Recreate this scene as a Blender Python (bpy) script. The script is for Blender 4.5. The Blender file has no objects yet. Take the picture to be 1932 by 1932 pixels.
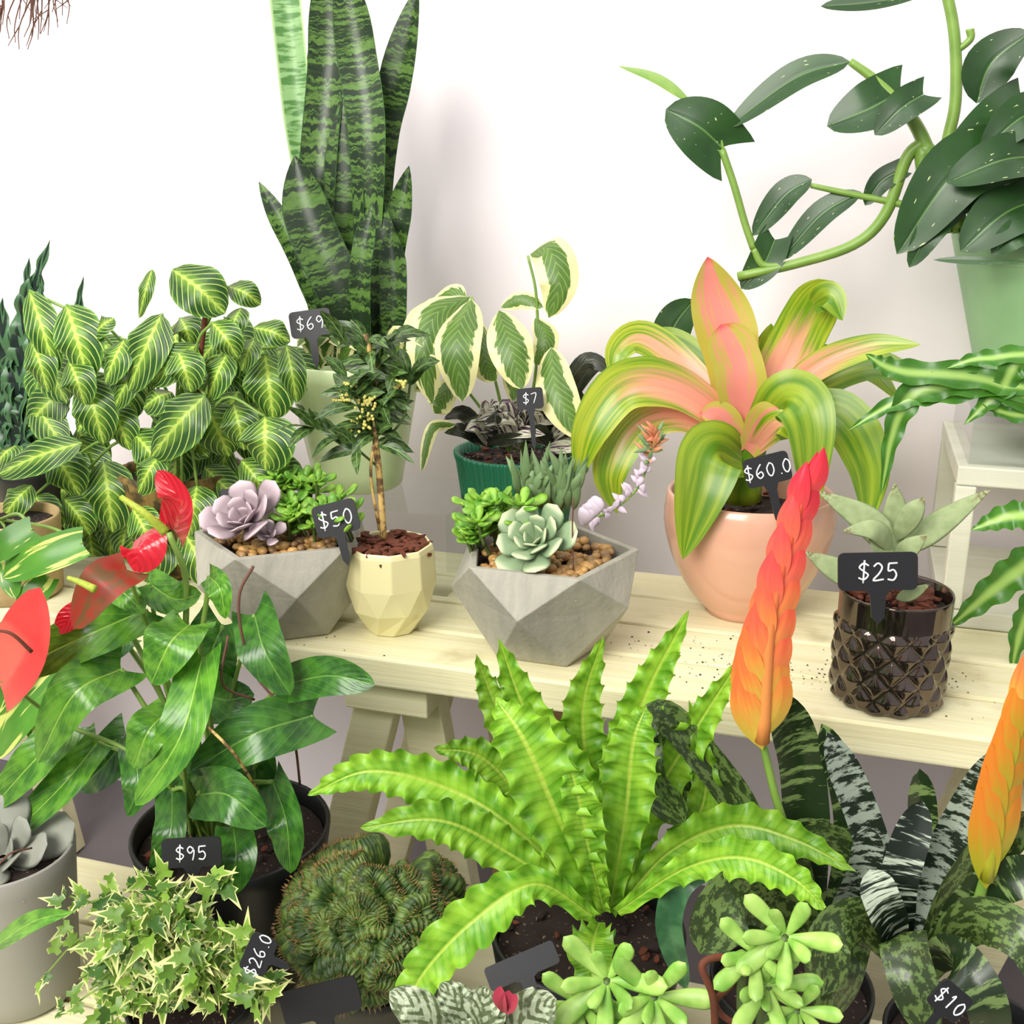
import bpy, math, random
from mathutils import Vector, Matrix
random.seed(7)
R=random.random
def U(a,b): return a+(b-a)*R()
sc=bpy.context.scene
# ------------------------------------------------------------------ camera
EYE=Vector((0,-1.55,1.10)); TH=math.radians(17); YAW=math.radians(17); F=2071.0
cam=bpy.data.cameras.new('camera'); co=bpy.data.objects.new('camera',cam); sc.collection.objects.link(co)
co.location=EYE; co.rotation_euler=(math.pi/2-TH,0,YAW); cam.sensor_width=36; cam.lens=36*F/1932; cam.clip_start=.02
sc.camera=co
FW=Vector((-math.sin(YAW),math.cos(YAW),0)); RT=Vector((math.cos(YAW),math.sin(YAW),0)); UP=Vector((0,0,1))
ct,st=math.cos(TH),math.sin(TH)
# unprojects image pixel (u,v) at a chosen depth (world y) -> world point
def D(u,v,y):
    a=(u-966)/F; b=(v-966)/F
    d=FW*(ct-b*st)+RT*a-UP*(st+b*ct)
    return EYE+d*((y-EYE.y)/d.y)
def scl(p):
    q=p-EYE
    return (q.dot(FW)*ct-q.z*st)/F
def S(r,g,b):
    f=lambda c:(c/255/12.92) if c/255<=.04045 else ((c/255+.055)/1.055)**2.4
    return (f(r),f(g),f(b),1)
# ------------------------------------------------------------------ node helpers
class C:
    def __init__(s,nt):
        s.nt=nt
        n=nt.nodes.new('ShaderNodeUVMap'); n.uv_map='UVMap'; sp=nt.nodes.new('ShaderNodeSeparateXYZ'); nt.links.new(n.outputs[0],sp.inputs[0])
        s.u,s.v=sp.outputs[0],sp.outputs[1]
        n=nt.nodes.new('ShaderNodeUVMap'); n.uv_map='rnd'; sp=nt.nodes.new('ShaderNodeSeparateXYZ'); nt.links.new(n.outputs[0],sp.inputs[0])
        s.r=sp.outputs[0]; s.ln=sp.outputs[1]
        s.x=s.m('MULTIPLY',s.m('ABSOLUTE',s.m('SUBTRACT',s.u,.5)),2)
    def put(s,inp,val):
        if isinstance(val,(int,float,tuple)): inp.default_value=val
        else: s.nt.links.new(val,inp)
    def m(s,op,a,b=0.0,c=None,clamp=False):
        n=s.nt.nodes.new('ShaderNodeMath'); n.operation=op; n.use_clamp=clamp
        s.put(n.inputs[0],a); s.put(n.inputs[1],b)
        if c is not None: s.put(n.inputs[2],c)
        return n.outputs[0]
    def vec(s,x,y,z):
        n=s.nt.nodes.new('ShaderNodeCombineXYZ')
        for i,q in enumerate((x,y,z)): s.put(n.inputs[i],q)
        return n.outputs[0]
    def noise(s,vec,scale=1,detail=3,rough=.5):
        n=s.nt.nodes.new('ShaderNodeTexNoise'); n.inputs['Scale'].default_value=scale; n.inputs['Detail'].default_value=detail; n.inputs['Roughness'].default_value=rough
        if vec is not None: s.nt.links.new(vec,n.inputs['Vector'])
        return n.outputs[0]
    def obj(s):
        return s.nt.nodes.new('ShaderNodeTexCoord').outputs['Object']
    def uvn(s,su,sv,detail=3):
        return s.noise(s.vec(s.m('MULTIPLY',s.u,su),s.m('MULTIPLY',s.v,sv),s.m('MULTIPLY',s.r,37.0)),1,detail)
    def ss(s,val,lo,hi):
        n=s.nt.nodes.new('ShaderNodeMapRange'); n.interpolation_type='SMOOTHSTEP'
        s.put(n.inputs[0],val); s.put(n.inputs[1],lo); s.put(n.inputs[2],hi); n.inputs[3].default_value=0; n.inputs[4].default_value=1
        return n.outputs[0]
    def mix(s,f,a,b):
        n=s.nt.nodes.new('ShaderNodeMix'); n.data_type='RGBA'
        s.put(n.inputs[0],f); s.put(n.inputs[6],a); s.put(n.inputs[7],b)
        return n.outputs[2]
    def veins(s,N,ang,w,curve=1.0):
        xx=s.m('POWER',s.x,curve)
        t=s.m('FRACT',s.m('MULTIPLY',s.m('SUBTRACT',s.v,s.m('MULTIPLY',xx,ang)),N))
        d=s.m('ABSOLUTE',s.m('SUBTRACT',t,.5))
        return s.m('SUBTRACT',1.0,s.ss(d,w*.4,w))
    def vary(s,col,amt=.25):
        f=s.m('ADD',s.m('MULTIPLY',s.r,amt),1-amt*.6)
        n=s.nt.nodes.new('ShaderNodeHueSaturation'); n.inputs['Saturation'].default_value=1.0
        s.put(n.inputs['Value'],f); s.nt.links.new(col,n.inputs['Color'])
        return n.outputs[0]
def mat(name,fn,rough=.4,tr=0.0,metal=0.0,bump=None,coat=0.0,spec=.5,bs=.3):
    m=bpy.data.materials.new(name); m.use_nodes=True; nt=m.node_tree; b=nt.nodes['Principled BSDF']
    c=C(nt)
    col=fn(c) if callable(fn) else fn
    c.put(b.inputs['Base Color'],col); b.inputs['Roughness'].default_value=rough; b.inputs['Metallic'].default_value=metal
    b.inputs['Coat Weight'].default_value=coat; b.inputs['Specular IOR Level'].default_value=spec; b.inputs['Coat Roughness'].default_value=.12
    if bump:
        n=nt.nodes.new('ShaderNodeBump'); n.inputs['Strength'].default_value=bs; n.inputs['Distance'].default_value=.002
        nt.links.new(bump(c),n.inputs['Height']); nt.links.new(n.outputs[0],b.inputs['Normal'])
    if tr>0:
        t=nt.nodes.new('ShaderNodeBsdfTranslucent'); c.put(t.inputs[0],col)
        mx=nt.nodes.new('ShaderNodeMixShader'); mx.inputs[0].default_value=tr
        nt.links.new(b.outputs[0],mx.inputs[1]); nt.links.new(t.outputs[0],mx.inputs[2])
        nt.links.new(mx.outputs[0],nt.nodes['Material Output'].inputs[0])
    return m
def plainleaf(name,dark,light,vein=None,N=9,ang=.35,w=.12,mid=.06,rough=.35,tr=.25,va=.3,coat=0,vs=.35):
    def fn(c):
        col=c.mix(c.ss(c.uvn(3,8) if vein else c.noise(c.obj(),60,2),.3,.7),dark,light)
        if vein:
            col=c.mix(c.m('MULTIPLY',c.veins(N,ang,w),vs),col,vein)
            col=c.mix(c.m('SUBTRACT',1.0,c.ss(c.x,mid*.5,mid)),col,vein)
        return c.vary(col,va)
    return mat(name,fn,rough,tr,coat=coat,bump=(lambda c:c.m('ADD',c.m('MULTIPLY',c.veins(N,ang,.4),.4),c.ss(c.x,0.0,.15))) if vein else None,bs=.25)
# leaves
def f_maranta(c):
    n=c.uvn(6,14)
    base=c.mix(c.ss(c.m('ADD',c.x,c.m('MULTIPLY',n,.3)),.25,.7),S(116,160,54),S(42,88,30))
    base=c.mix(c.ss(c.x,.8,1.0),base,S(96,145,54))
    vn=c.veins(8,.38,.11,1.25)
    col=c.mix(c.m('MULTIPLY',vn,.85),base,S(205,230,110))
    zig=c.m('ADD',.08,c.m('MULTIPLY',c.veins(8,.38,.45,1.0),.09))
    col=c.mix(c.m('SUBTRACT',1.0,c.ss(c.x,0.02,zig)),col,S(200,228,100))
    return c.vary(col,.4)
M_maranta=mat('maranta_leaf',f_maranta,.38,.2,bump=lambda c:c.veins(8,.38,.3,1.25))
def f_snake(c):
    L=c.m('MULTIPLY',c.v,c.ln)
    wob=c.noise(c.vec(c.m('MULTIPLY',c.u,7),c.m('MULTIPLY',L,60),c.m('MULTIPLY',c.r,19)),1,3)
    n=c.noise(c.vec(c.m('MULTIPLY',c.u,.5),c.m('ADD',c.m('MULTIPLY',L,105),c.m('MULTIPLY',wob,1.8)),c.m('MULTIPLY',c.r,31)),1,3,.65)
    n2=c.noise(c.vec(c.m('MULTIPLY',c.u,5),c.m('MULTIPLY',L,330),c.m('MULTIPLY',c.r,11)),1,3,.6)
    f=c.ss(c.m('ADD',c.m('MULTIPLY',n,.85),c.m('MULTIPLY',n2,.22)),.50,.60)
    col=c.mix(f,S(24,46,18),c.mix(n2,S(60,98,34),S(104,140,62)))
    col=c.mix(c.ss(c.x,.93,.99),col,S(50,85,35))
    return c.vary(col,.35)
M_snake=mat('snake_leaf',f_snake,.38,.06)
def f_snakel(c):
    L=c.m('MULTIPLY',c.v,c.ln)
    n=c.noise(c.vec(c.m('MULTIPLY',c.u,1.2),c.m('MULTIPLY',L,130),c.m('MULTIPLY',c.r,31)),1,4,.65)
    col=c.mix(c.ss(n,.42,.56),S(80,128,62),S(140,180,118))
    return c.mix(c.ss(c.x,.8,.95),col,S(180,210,148))
M_snakel=mat('snake_leaf_pale',f_snakel,.4,.1)
M_rattle=mat('rattlesnake_leaf',lambda c:c.vary(c.mix(c.m('MULTIPLY',c.ss(c.veins(6,.2,.45),.1,.6),c.m('SUBTRACT',1.0,c.ss(c.x,.55,.8))),S(75,115,75),S(18,38,28)),.4),.35,.1)
def f_var(c):
    n=c.uvn(5,2.2,3)
    n3=c.noise(c.vec(c.m('MULTIPLY',c.x,2),c.m('MULTIPLY',c.m('SUBTRACT',c.v,c.m('MULTIPLY',c.x,.3)),9),c.m('MULTIPLY',c.r,17)),1,2)
    edge=c.ss(c.m('ADD',c.m('MULTIPLY',c.x,.70),c.m('ADD',c.m('MULTIPLY',n,.40),c.m('MULTIPLY',n3,.50))),.84,.90)
    g=c.mix(n,S(46,84,26),S(110,148,58)); g=c.mix(c.m('MULTIPLY',c.veins(11,.3,.15),.5),g,S(150,180,90))
    return c.mix(edge,g,S(232,228,166))
M_var=mat('variegated_leaf',f_var,.4,.2)
M_trad=mat('purple_leaf',lambda c:c.vary(c.mix(c.ss(c.uvn(6,3),.40,.5),S(92,62,92),S(214,214,190)),.5),.4,.15)
M_darkp=plainleaf('dark_leaf',S(28,40,28),S(60,60,50),S(80,85,60))
def f_brom(c):
    n=c.uvn(9,1.6,4)
    p=c.m('SUBTRACT',c.m('ADD',c.m('MULTIPLY',n,.80),.36),c.m('ADD',c.m('MULTIPLY',c.m('POWER',c.x,1.3),.42),c.m('MULTIPLY',c.v,.90)))
    p=c.m('ADD',p,c.m('MULTIPLY',c.r,.14))
    g=c.mix(c.ss(c.uvn(14,2),.35,.65),S(104,150,20),S(176,188,50))
    return c.mix(c.ss(p,.06,.46),g,c.mix(n,S(234,130,122),S(242,186,142)))
M_brom=mat('bromeliad_leaf',f_brom,.34,.2,coat=.12)
def f_bromp(c):
    n=c.uvn(12,2,4)
    g=c.mix(c.ss(c.m('ADD',c.m('MULTIPLY',c.x,.5),c.m('MULTIPLY',n,.9)),.58,.84),S(236,146,130),S(190,182,74))
    g=c.mix(c.ss(c.m('ADD',c.v,c.m('MULTIPLY',n,.2)),1.02,1.12),g,S(220,50,80))
    return g
M_bromp=mat('bromeliad_leaf_pink',f_bromp,.34,.2,coat=.12)
M_bromg=mat('bromeliad_leaf_green',lambda c:c.mix(c.ss(c.uvn(8,1.5,4),.3,.7),S(88,136,22),S(154,178,46)),.36,.2,coat=.08)
M_phil=mat('philodendron_leaf',lambda c:c.mix(c.ss(c.noise(c.vec(c.m('MULTIPLY',c.u,18),c.m('MULTIPLY',c.v,11),c.m('MULTIPLY',c.r,40)),1,2),.72,.74),c.mix(c.m('SUBTRACT',1.0,c.ss(c.x,.0,.05)),c.vary(c.mix(c.uvn(2,3),S(18,48,18),S(46,88,32)),.3),S(90,130,60)),S(205,215,150)),.38,.08,coat=.06,bump=lambda c:c.ss(c.x,0.0,.2))
M_stem=mat('green_stem',lambda c:c.mix(c.noise(c.obj(),40),S(90,134,46),S(150,182,84)),.4,.05)
M_stemd=mat('dark_stem',lambda c:c.mix(c.noise(c.obj(),60),S(60,85,40),S(100,120,60)),.5)
M_fern=mat('fern_leaf',lambda c:c.vary(c.mix(c.m('SUBTRACT',1.0,c.ss(c.x,.03,.10)),c.mix(c.m('MULTIPLY',c.veins(30,.04,.35),.15),c.mix(c.ss(c.uvn(3,7),.3,.7),S(88,150,26),S(146,196,52)),S(180,218,86)),S(170,200,74)),.45),.42,.22,coat=.03,bump=lambda c:c.m('ADD',c.m('MULTIPLY',c.veins(30,.04,.45),.3),c.ss(c.x,0.0,.2)),bs=.4)
M_strap=mat('strap_fern_leaf',lambda c:c.vary(c.mix(c.m('SUBTRACT',1.0,c.ss(c.x,.05,.5)),c.mix(c.uvn(3,10),S(44,104,24),S(90,150,48)),S(170,210,105)),.35),.35,.2,coat=.05)
M_anth=plainleaf('anthurium_leaf',S(54,114,26),S(104,164,46),S(150,192,76),7,.4,.08,.04,.3,.15,.35,.12,.25)
M_anthd=plainleaf('anthurium_leaf_dark',S(38,86,28),S(72,128,42),S(110,155,65),7,.4,.08,.04,.3,.12,.35,.12,.25)
M_red=mat('red_spathe',lambda c:c.mix(c.m('MULTIPLY',c.veins(6,.4,.2),.3),c.mix(c.uvn(2,3),S(186,16,36),S(220,40,54)),S(140,8,26)),.18,.1,coat=.4,bump=lambda c:c.veins(6,.4,.4),bs=.4)
M_coral=mat('coral_spathe',lambda c:c.mix(c.uvn(2,3),S(228,52,54),S(240,88,78)),.25,.15,coat=.2)
M_rust=mat('rust_spathe',lambda c:c.mix(c.ss(c.uvn(3,4),.35,.65),S(150,40,22),S(100,70,30)),.5,.05,coat=0)
M_spad=mat('spadix',lambda c:c.mix(c.noise(c.obj(),400),S(110,140,25),S(195,205,70)),.6)
M_olive=plainleaf('olive_leaf',S(34,62,28),S(84,116,52),S(130,160,90),3,.3,.1,.1,.35,.1,.5)
M_jade=plainleaf('jade_leaf',S(90,152,36),S(156,204,72),None,rough=.4,tr=.15,coat=.1)
M_jadel=plainleaf('jade_leaf_pale',S(128,184,70),S(184,222,112),None,rough=.4,tr=.15)
M_ech=mat('echeveria_leaf',lambda c:c.mix(c.ss(c.v,.75,1.0),c.mix(c.uvn(2,3),S(118,146,110),S(160,182,138)),S(206,212,170)),.5,.05)
M_echp=mat('echeveria_leaf_mauve',lambda c:c.mix(c.ss(c.v,.7,1.0),c.mix(c.uvn(2,3),S(140,122,130),S(182,164,168)),S(212,190,196)),.5,.05)
M_grey=mat('grey_succulent_leaf',lambda c:c.vary(c.mix(c.uvn(2,3),S(84,118,72),S(140,164,112)),.3),.5,.05)
M_kal=mat('kalanchoe_leaf',lambda c:c.mix(c.m('MULTIPLY',c.ss(c.v,.75,1.0),c.ss(c.noise(c.obj(),300),.45,.6)),c.mix(c.noise(c.obj(),120),S(120,142,92),S(176,190,140)),S(110,70,45)),.8,.05)
M_bract=mat('bract_lilac',S(215,200,212),.5,.2)
M_bud=mat('bud_pink',lambda c:c.mix(c.noise(c.obj(),80),S(205,90,66),S(180,160,110)),.5)
M_blos=mat('blossom_yellow',S(225,218,120),.6,.2)
M_cact=mat('cactus_skin',lambda c:c.mix(c.ss(c.noise(c.obj(),90),.4,.65),S(52,78,32),S(104,128,56)),.5)
M_spine=mat('cactus_spine',S(150,116,70),.6)
def f_ivy(c):
    f=c.ss(c.m('ADD',c.v,c.m('MULTIPLY',c.noise(c.vec(c.m('MULTIPLY',c.u,3),c.m('MULTIPLY',c.v,2),c.m('MULTIPLY',c.r,50)),1,2),.6)),.97,1.09)
    return c.mix(f,c.vary(c.mix(c.r,S(56,104,30),S(134,172,60)),.35),S(218,222,146))
M_ivy=mat('ivy_leaf',f_ivy,.4,.2)
def band(name,dark,light,k,th=.52,su=2,rough=.3):
    def fn(c):
        n=c.noise(c.vec(c.m('MULTIPLY',c.u,su),c.m('MULTIPLY',c.m('MULTIPLY',c.v,c.ln),k),c.m('MULTIPLY',c.r,31)),1,4,.7)
        return c.vary(c.mix(c.ss(n,th-.04,th+.04),dark,light),.3)
    return mat(name,fn,rough,.08,coat=.1)
M_vri=band('vriesea_leaf',S(32,52,24),S(120,146,84),85,.54,.8)
M_vris=band('vriesea_leaf_silver',S(34,46,34),S(160,174,158),150,.50,1.5)
M_vrim=band('vriesea_leaf_mottled',S(50,68,32),S(104,130,68),90,.52,7)
M_vrib=band('vriesea_leaf_stripe',S(20,34,22),S(200,214,190),110,.55,.4)
M_blue=plainleaf('blue_green_leaf',S(44,92,56),S(80,130,84),None,tr=.1,coat=.15)
SP=[mat('spike_%d'%i,(lambda a,b:(lambda c:c.mix(c.ss(c.m('ADD',c.v,c.m('MULTIPLY',c.uvn(8,2),.5)),.35,1.1),a,b)))(a,b),.35,.2,coat=.1) for i,(a,b) in enumerate([(S(228,200,80),S(240,120,60)),(S(244,160,84),S(240,100,70)),(S(246,124,92),S(236,78,74)),(S(238,84,84),S(222,44,64)),(S(176,176,44),S(226,132,40))])]
M_beg=mat('begonia_leaf',lambda c:c.mix(c.ss(c.m('ADD',c.m('MULTIPLY',c.veins(6,.4,.3),.2),c.uvn(7,7,4)),.48,.66),S(180,192,160),S(92,106,70)),.45,.1,bump=lambda c:c.uvn(8,8),bs=.8)
M_phv=mat('philodendron_variegated',lambda c:c.mix(c.ss(c.uvn(5,1.2),.54,.58),c.vary(c.mix(c.uvn(2,3),S(46,110,30),S(100,162,46)),.3),S(212,222,120)),.35,.2,coat=.1)
# hard materials
M_wall=mat('wall_paint',lambda c:c.mix(c.noise(c.obj(),1.5),S(246,238,238),S(240,232,234)),.75,bump=lambda c:c.noise(c.obj(),220,4),bs=.06)
M_floor=mat('floor_concrete',lambda c:c.mix(c.noise(c.obj(),3,6),S(130,124,128),S(100,95,98)),.6)
def grain(c,sx=1.5,sy=40):
    n=c.nt.nodes.new('ShaderNodeMapping'); n.inputs['Scale'].default_value=(sx,sy,sy); c.nt.links.new(c.obj(),n.inputs[0]); return c.noise(n.outputs[0],1,6,.6)
M_wood=mat('painted_wood',lambda c:c.mix(c.ss(c.noise(c.obj(),9,5),.62,.76),c.mix(c.ss(grain(c),.3,.7),S(238,233,194),S(228,221,176)),S(204,194,150)),.6,bump=lambda c:grain(c,3,90),bs=.7)
M_woodw=mat('white_wood',lambda c:c.mix(grain(c,3,40),S(236,236,218),S(210,208,188)),.6,bump=lambda c:grain(c,3,90),bs=.4)
M_woodb=mat('tan_wood',lambda c:c.mix(grain(c,3,50),S(205,180,130),S(160,130,85)),.6,bump=lambda c:grain(c,3,90))
M_conc=mat('concrete_planter',lambda c:c.mix(c.ss(grain(c,60,14),.15,.85),S(176,172,156),S(148,146,134)),.8,bump=lambda c:c.noise(c.obj(),150,4),bs=.4)
M_cream=mat('cream_ceramic',lambda c:c.mix(c.noise(c.obj(),20),S(234,226,174),S(226,217,162)),.2,coat=.5)
M_pink=mat('pink_ceramic',lambda c:c.mix(c.noise(c.obj(),12),S(226,174,148),S(220,166,140)),.22,coat=.4)
M_sage=mat('sage_ceramic',lambda c:c.mix(c.noise(c.obj(),10),S(216,232,178),S(208,226,170)),.3,coat=.3)
M_green=mat('mint_ceramic',lambda c:c.mix(c.noise(c.obj(),30,5),S(150,190,138),S(134,176,124)),.5)
M_rib=mat('ribbed_green_pot',S(28,112,80),.35)
M_black=mat('black_plastic',S(26,27,28),.4)
M_greyp=mat('grey_pot',lambda c:c.mix(c.noise(c.obj(),8),S(160,158,148),S(144,142,134)),.5)
M_smoke=mat('smoked_glass',lambda c:c.mix(c.noise(c.obj(),25),S(62,52,46),S(128,116,106)),.07,metal=.92)
M_basket=mat('basket',lambda c:c.mix(c.ss(c.noise(c.obj(),60),.4,.6),S(130,105,50),S(70,60,30)),.7)
M_soil=mat('soil',lambda c:c.mix(c.ss(c.noise(c.obj(),220,3),.62,.7),S(38,26,20),S(130,110,90)),.95)
M_bark=mat('bark_chips',lambda c:c.mix(c.noise(c.obj(),90),S(120,60,34),S(70,36,22)),.8)
M_peb=mat('pebble',lambda c:c.mix(c.r,S(206,160,90),S(130,100,70)),.35)
M_trunk=mat('trunk_bark',lambda c:c.mix(c.ss(c.noise(c.obj(),90),.45,.6),S(210,176,104),S(110,80,50)),.7)
M_twig=mat('twig',S(104,70,56),.8)
M_sign=mat('sign_black',S(24,25,28),.5)
M_chalk=mat('sign_chalk',S(235,240,240),.7)
def acrylic():
    m=bpy.data.materials.new('clear_acrylic'); m.use_nodes=True; nt=m.node_tree; nt.nodes.remove(nt.nodes['Principled BSDF'])
    t=nt.nodes.new('ShaderNodeBsdfTransparent'); t.inputs[0].default_value=(.93,.95,.96,1); g=nt.nodes.new('ShaderNodeBsdfGlossy'); g.inputs['Roughness'].default_value=.08
    f=nt.nodes.new('ShaderNodeFresnel'); f.inputs[0].default_value=1.3; x=nt.nodes.new('ShaderNodeMixShader')
    nt.links.new(f.outputs[0],x.inputs[0]); nt.links.new(t.outputs[0],x.inputs[1]); nt.links.new(g.outputs[0],x.inputs[2]); nt.links.new(x.outputs[0],nt.nodes['Material Output'].inputs[0]); return m
M_acr=acrylic()
# ------------------------------------------------------------------ mesh builder
def cat(P,s):
    n=len(P)-1; x=min(max(s,0),1)*n; i=min(int(x),n-1); t=x-i
    p1,p2=P[i],P[i+1]; p0=P[i-1] if i>0 else p1*2-p2; p3=P[i+2] if i+2<=n else p2*2-p1
    return .5*((2*p1)+(p2-p0)*t+(2*p0-5*p1+4*p2-p3)*t*t+(3*p1-p0-3*p2+p3)*t**3)
def prof(k,s):
    if k=='oval': return max(0,(4*s*(1-s)))**.62*(1.0 if s<.5 else 1-.12*(s-.5))
    if k=='lance': return max(0,math.sin(math.pi*s**.8))**.9
    if k=='strap': return min(1,.55+s*1.2)*(1 if s<.45 else max(0,1-((s-.45)/.55)**1.9)**.85)
    if k=='heart': return max(0,1-s)**.62*(.55+.9*s*(1-.2*s))*1.3 if s>0 else .68
    if k=='snake': return min(1,.55+s*1.1)*(1 if s<.72 else max(0,1-((s-.72)/.28)**1.8)**.9)
    if k=='tongue': return min(1,.5+s*1.4)*(1-.15*s)*(1 if s<.78 else max(0,1-((s-.78)/.22)**2)**.6)
    if k=='paddle': return (.3+.7*math.sin(min(1,s/.72)*math.pi/2))*(1 if s<.72 else max(0,1-((s-.72)/.28)**2)**.5)
    if k=='frond': return min(1,.3+s*1.6)*(1 if s<.5 else max(0,1-((s-.5)/.5)**1.8)**.9)
    return 1
class MB:
    def __init__(s): s.v=[];s.f=[];s.uv=[];s.rn=[];s.mi=[];s.sm=[];s.mats=[]
    def mid(s,m):
        if m not in s.mats: s.mats.append(m)
        return s.mats.index(m)
    def face(s,idx,uvs,m,rn=(.5,1),smooth=True):
        s.f.append(idx); s.uv.append(uvs); s.rn.append(rn); s.mi.append(s.mid(m)); s.sm.append(smooth)
    def grid(s,rows,m,rn=(.5,1),closed=False,smooth=True,capn=False):
        n=len(rows); k=len(rows[0]); o=len(s.v)
        for r in rows: s.v+=[tuple(p) for p in r]
        kk=k if closed else k-1
        for i in range(n-1):
            for j in range(kk):
                a=o+i*k+j; b=o+i*k+(j+1)%k
                s.face((a,b,b+k,a+k),((j/kk,i/(n-1)),((j+1)/kk,i/(n-1)),((j+1)/kk,(i+1)/(n-1)),(j/kk,(i+1)/(n-1))),m,rn,smooth)
        if capn:
            s.face(tuple(o+j for j in range(k))[::-1],[(.5,0)]*k,m,rn,smooth)
            s.face(tuple(o+(n-1)*k+j for j in range(k)),[(.5,1)]*k,m,rn,smooth)
    def leaf(s,P,w,m,N=None,pf='oval',cup=.2,wave=0,freq=6,nv=14,nu=6,lobe=0,jit=.25,ruff=0,fat=0,pw=2,tc=.08):
        if N is None: N=Vector((.15,-.85,.5))
        N=(N.normalized()+Vector((U(-1,1),U(-1,1),U(-1,1)))*jit).normalized()
        if len(P)==2:
            P=[P[0],(P[0]+P[1])/2+N*(P[1]-P[0]).length*.10,P[1]]
        ln=sum((P[i+1]-P[i]).length for i in range(len(P)-1)); ph=R()*6; ph2=R()*6; rows=[]; prev=None
        for i in range(nv+1):
            q=i/nv; c=cat(P,q); T=(cat(P,q+.01)-cat(P,q-.01)) if 0<q<1 else (cat(P,q+.02)-c if q==0 else c-cat(P,q-.02))
            T.normalize(); sd=T.cross(N)
            if sd.length<.25: sd=(prev if prev is not None else T.orthogonal())
            sd=sd.normalized()
            if prev is not None:
                if sd.dot(prev)<0: sd=-sd
                sd=(sd*.5+prev*.5).normalized()
            prev=sd; nn=sd.cross(T).normalized(); hw=max(w*.5*prof(pf,q),1e-5); row=[]
            if fat:
                K=10
                for j in range(K):
                    a=2*math.pi*j/K
                    row.append(c+sd*math.cos(a)*hw+nn*math.sin(a)*hw*fat)
            else:
                for j in range(nu+1):
                    x=2*j/nu-1; ax=abs(x); ph3=(ph if x<0 else ph2)+1.4*math.sin(5*q+ph)+.8*math.sin(13*q+ph2)
                    h=cup*hw*ax**1.3+wave*min(hw*1.6,w*.5)*math.sin(freq*2*math.pi*q+ph3)*ax**pw
                    wd=hw*(1+ruff*math.sin(freq*2*math.pi*q*1.0+ph3+1.5)*ax)
                    row.append(c+sd*x*wd+nn*h-T*(lobe*w*.5*ax**1.2*max(0,1-q*2.2)**2)+T*(tc*wave*w*math.cos(freq*2*math.pi*q+ph3)*ax**pw if pw>2 else 0))
            rows.append(row)
        s.grid(rows,m,(R(),ln),closed=bool(fat))
    def L(s,pts,wpx,m,**k):
        P=[D(*p) for p in pts]; s.leaf(P,wpx*scl(P[len(P)//2]),m,**k)
    def tube(s,P,r0,r1,m,seg=7,n=None,rn=(.5,1)):
        n=n or max(2,(len(P)-1)*6); rows=[]; pr=None
        for i in range(n+1):
            q=i/n; c=cat(P,q); T=(cat(P,min(1,q+.02))-cat(P,max(0,q-.02))).normalized()
            a=(T.orthogonal() if pr is None else pr-T*pr.dot(T)).normalized(); pr=a; b=T.cross(a); r=r0+(r1-r0)*q
            rows.append([c+(a*math.cos(t)+b*math.sin(t))*r for t in [2*math.pi*j/seg for j in range(seg)]])
        s.grid(rows,m,rn,closed=True,capn=True)
    def TP(s,pts,wpx,m,w1=None,**k):
        P=[D(*p) for p in pts]; q=scl(P[len(P)//2]); s.tube(P,wpx*q/2,(w1 if w1 is not None else wpx)*q/2,m,**k)
    def lathe(s,c,pr,m,seg=48,rib=0,ribn=0,smooth=True,rot=0):
        rows=[]
        for r,z in pr: rows.append([c+Vector((math.cos(t)*r*(1+rib*math.cos(ribn*t)),math.sin(t)*r*(1+rib*math.cos(ribn*t)),z)) for t in [rot+2*math.pi*j/seg for j in range(seg)]])
        s.grid(rows,m,closed=True,smooth=smooth)
    def quad(s,p,m):
        o=len(s.v); s.v+=[tuple(q) for q in p]; s.face((o,o+1,o+2,o+3),[(0,0),(1,0),(1,1),(0,1)],m,smooth=False)
    def box(s,a,b,m,M=None):
        a=Vector(a);b=Vector(b); o=len(s.v)
        for x in (a.x,b.x):
            for y in (a.y,b.y):
                for z in (a.z,b.z):
                    p=Vector((x,y,z)); s.v.append(tuple(M@p if M else p))
        for f in ((0,1,3,2),(4,6,7,5),(0,4,5,1),(2,3,7,6),(0,2,6,4),(1,5,7,3)): s.face(tuple(o+i for i in f),[(0,0),(1,0),(1,1),(0,1)],m,smooth=False)
    def blob(s,c,r,m,sq=(1,1,1),seg=8,smooth=True,irr=0):
        E=Matrix.Rotation(R()*6,3,'Z')@Matrix.Rotation(U(-.5,.5),3,'X'); rows=[]
        for i in range(seg//2+1):
            ph=math.pi*i/(seg//2)
            rows.append([c+E@Vector((math.cos(t)*math.sin(ph)*r*sq[0]*(1+U(-irr,irr)),math.sin(t)*math.sin(ph)*r*sq[1]*(1+U(-irr,irr)),math.cos(ph)*r*sq[2])) for t in [2*math.pi*j/seg for j in range(seg)]])
        s.grid(rows,m,(R(),1),closed=True,smooth=smooth)
    def obj(s,name,G,bevel=0):
        me=bpy.data.meshes.new(name); L=G.location if G else Vector((0,0,0))
        me.from_pydata([(v[0]-L.x,v[1]-L.y,v[2]-L.z) for v in s.v],[],s.f)
        for m in s.mats: me.materials.append(m)
        a=me.uv_layers.new(name='UVMap'); b=me.uv_layers.new(name='rnd'); k=0
        for i,f in enumerate(s.f):
            me.polygons[i].material_index=s.mi[i]; me.polygons[i].use_smooth=s.sm[i]
            for j in range(len(f)):
                a.data[k].uv=s.uv[i][j]; b.data[k].uv=s.rn[i]; k+=1
        me.update()
        o=bpy.data.objects.new(name,me); sc.collection.objects.link(o)
        if G: o.parent=G
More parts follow.
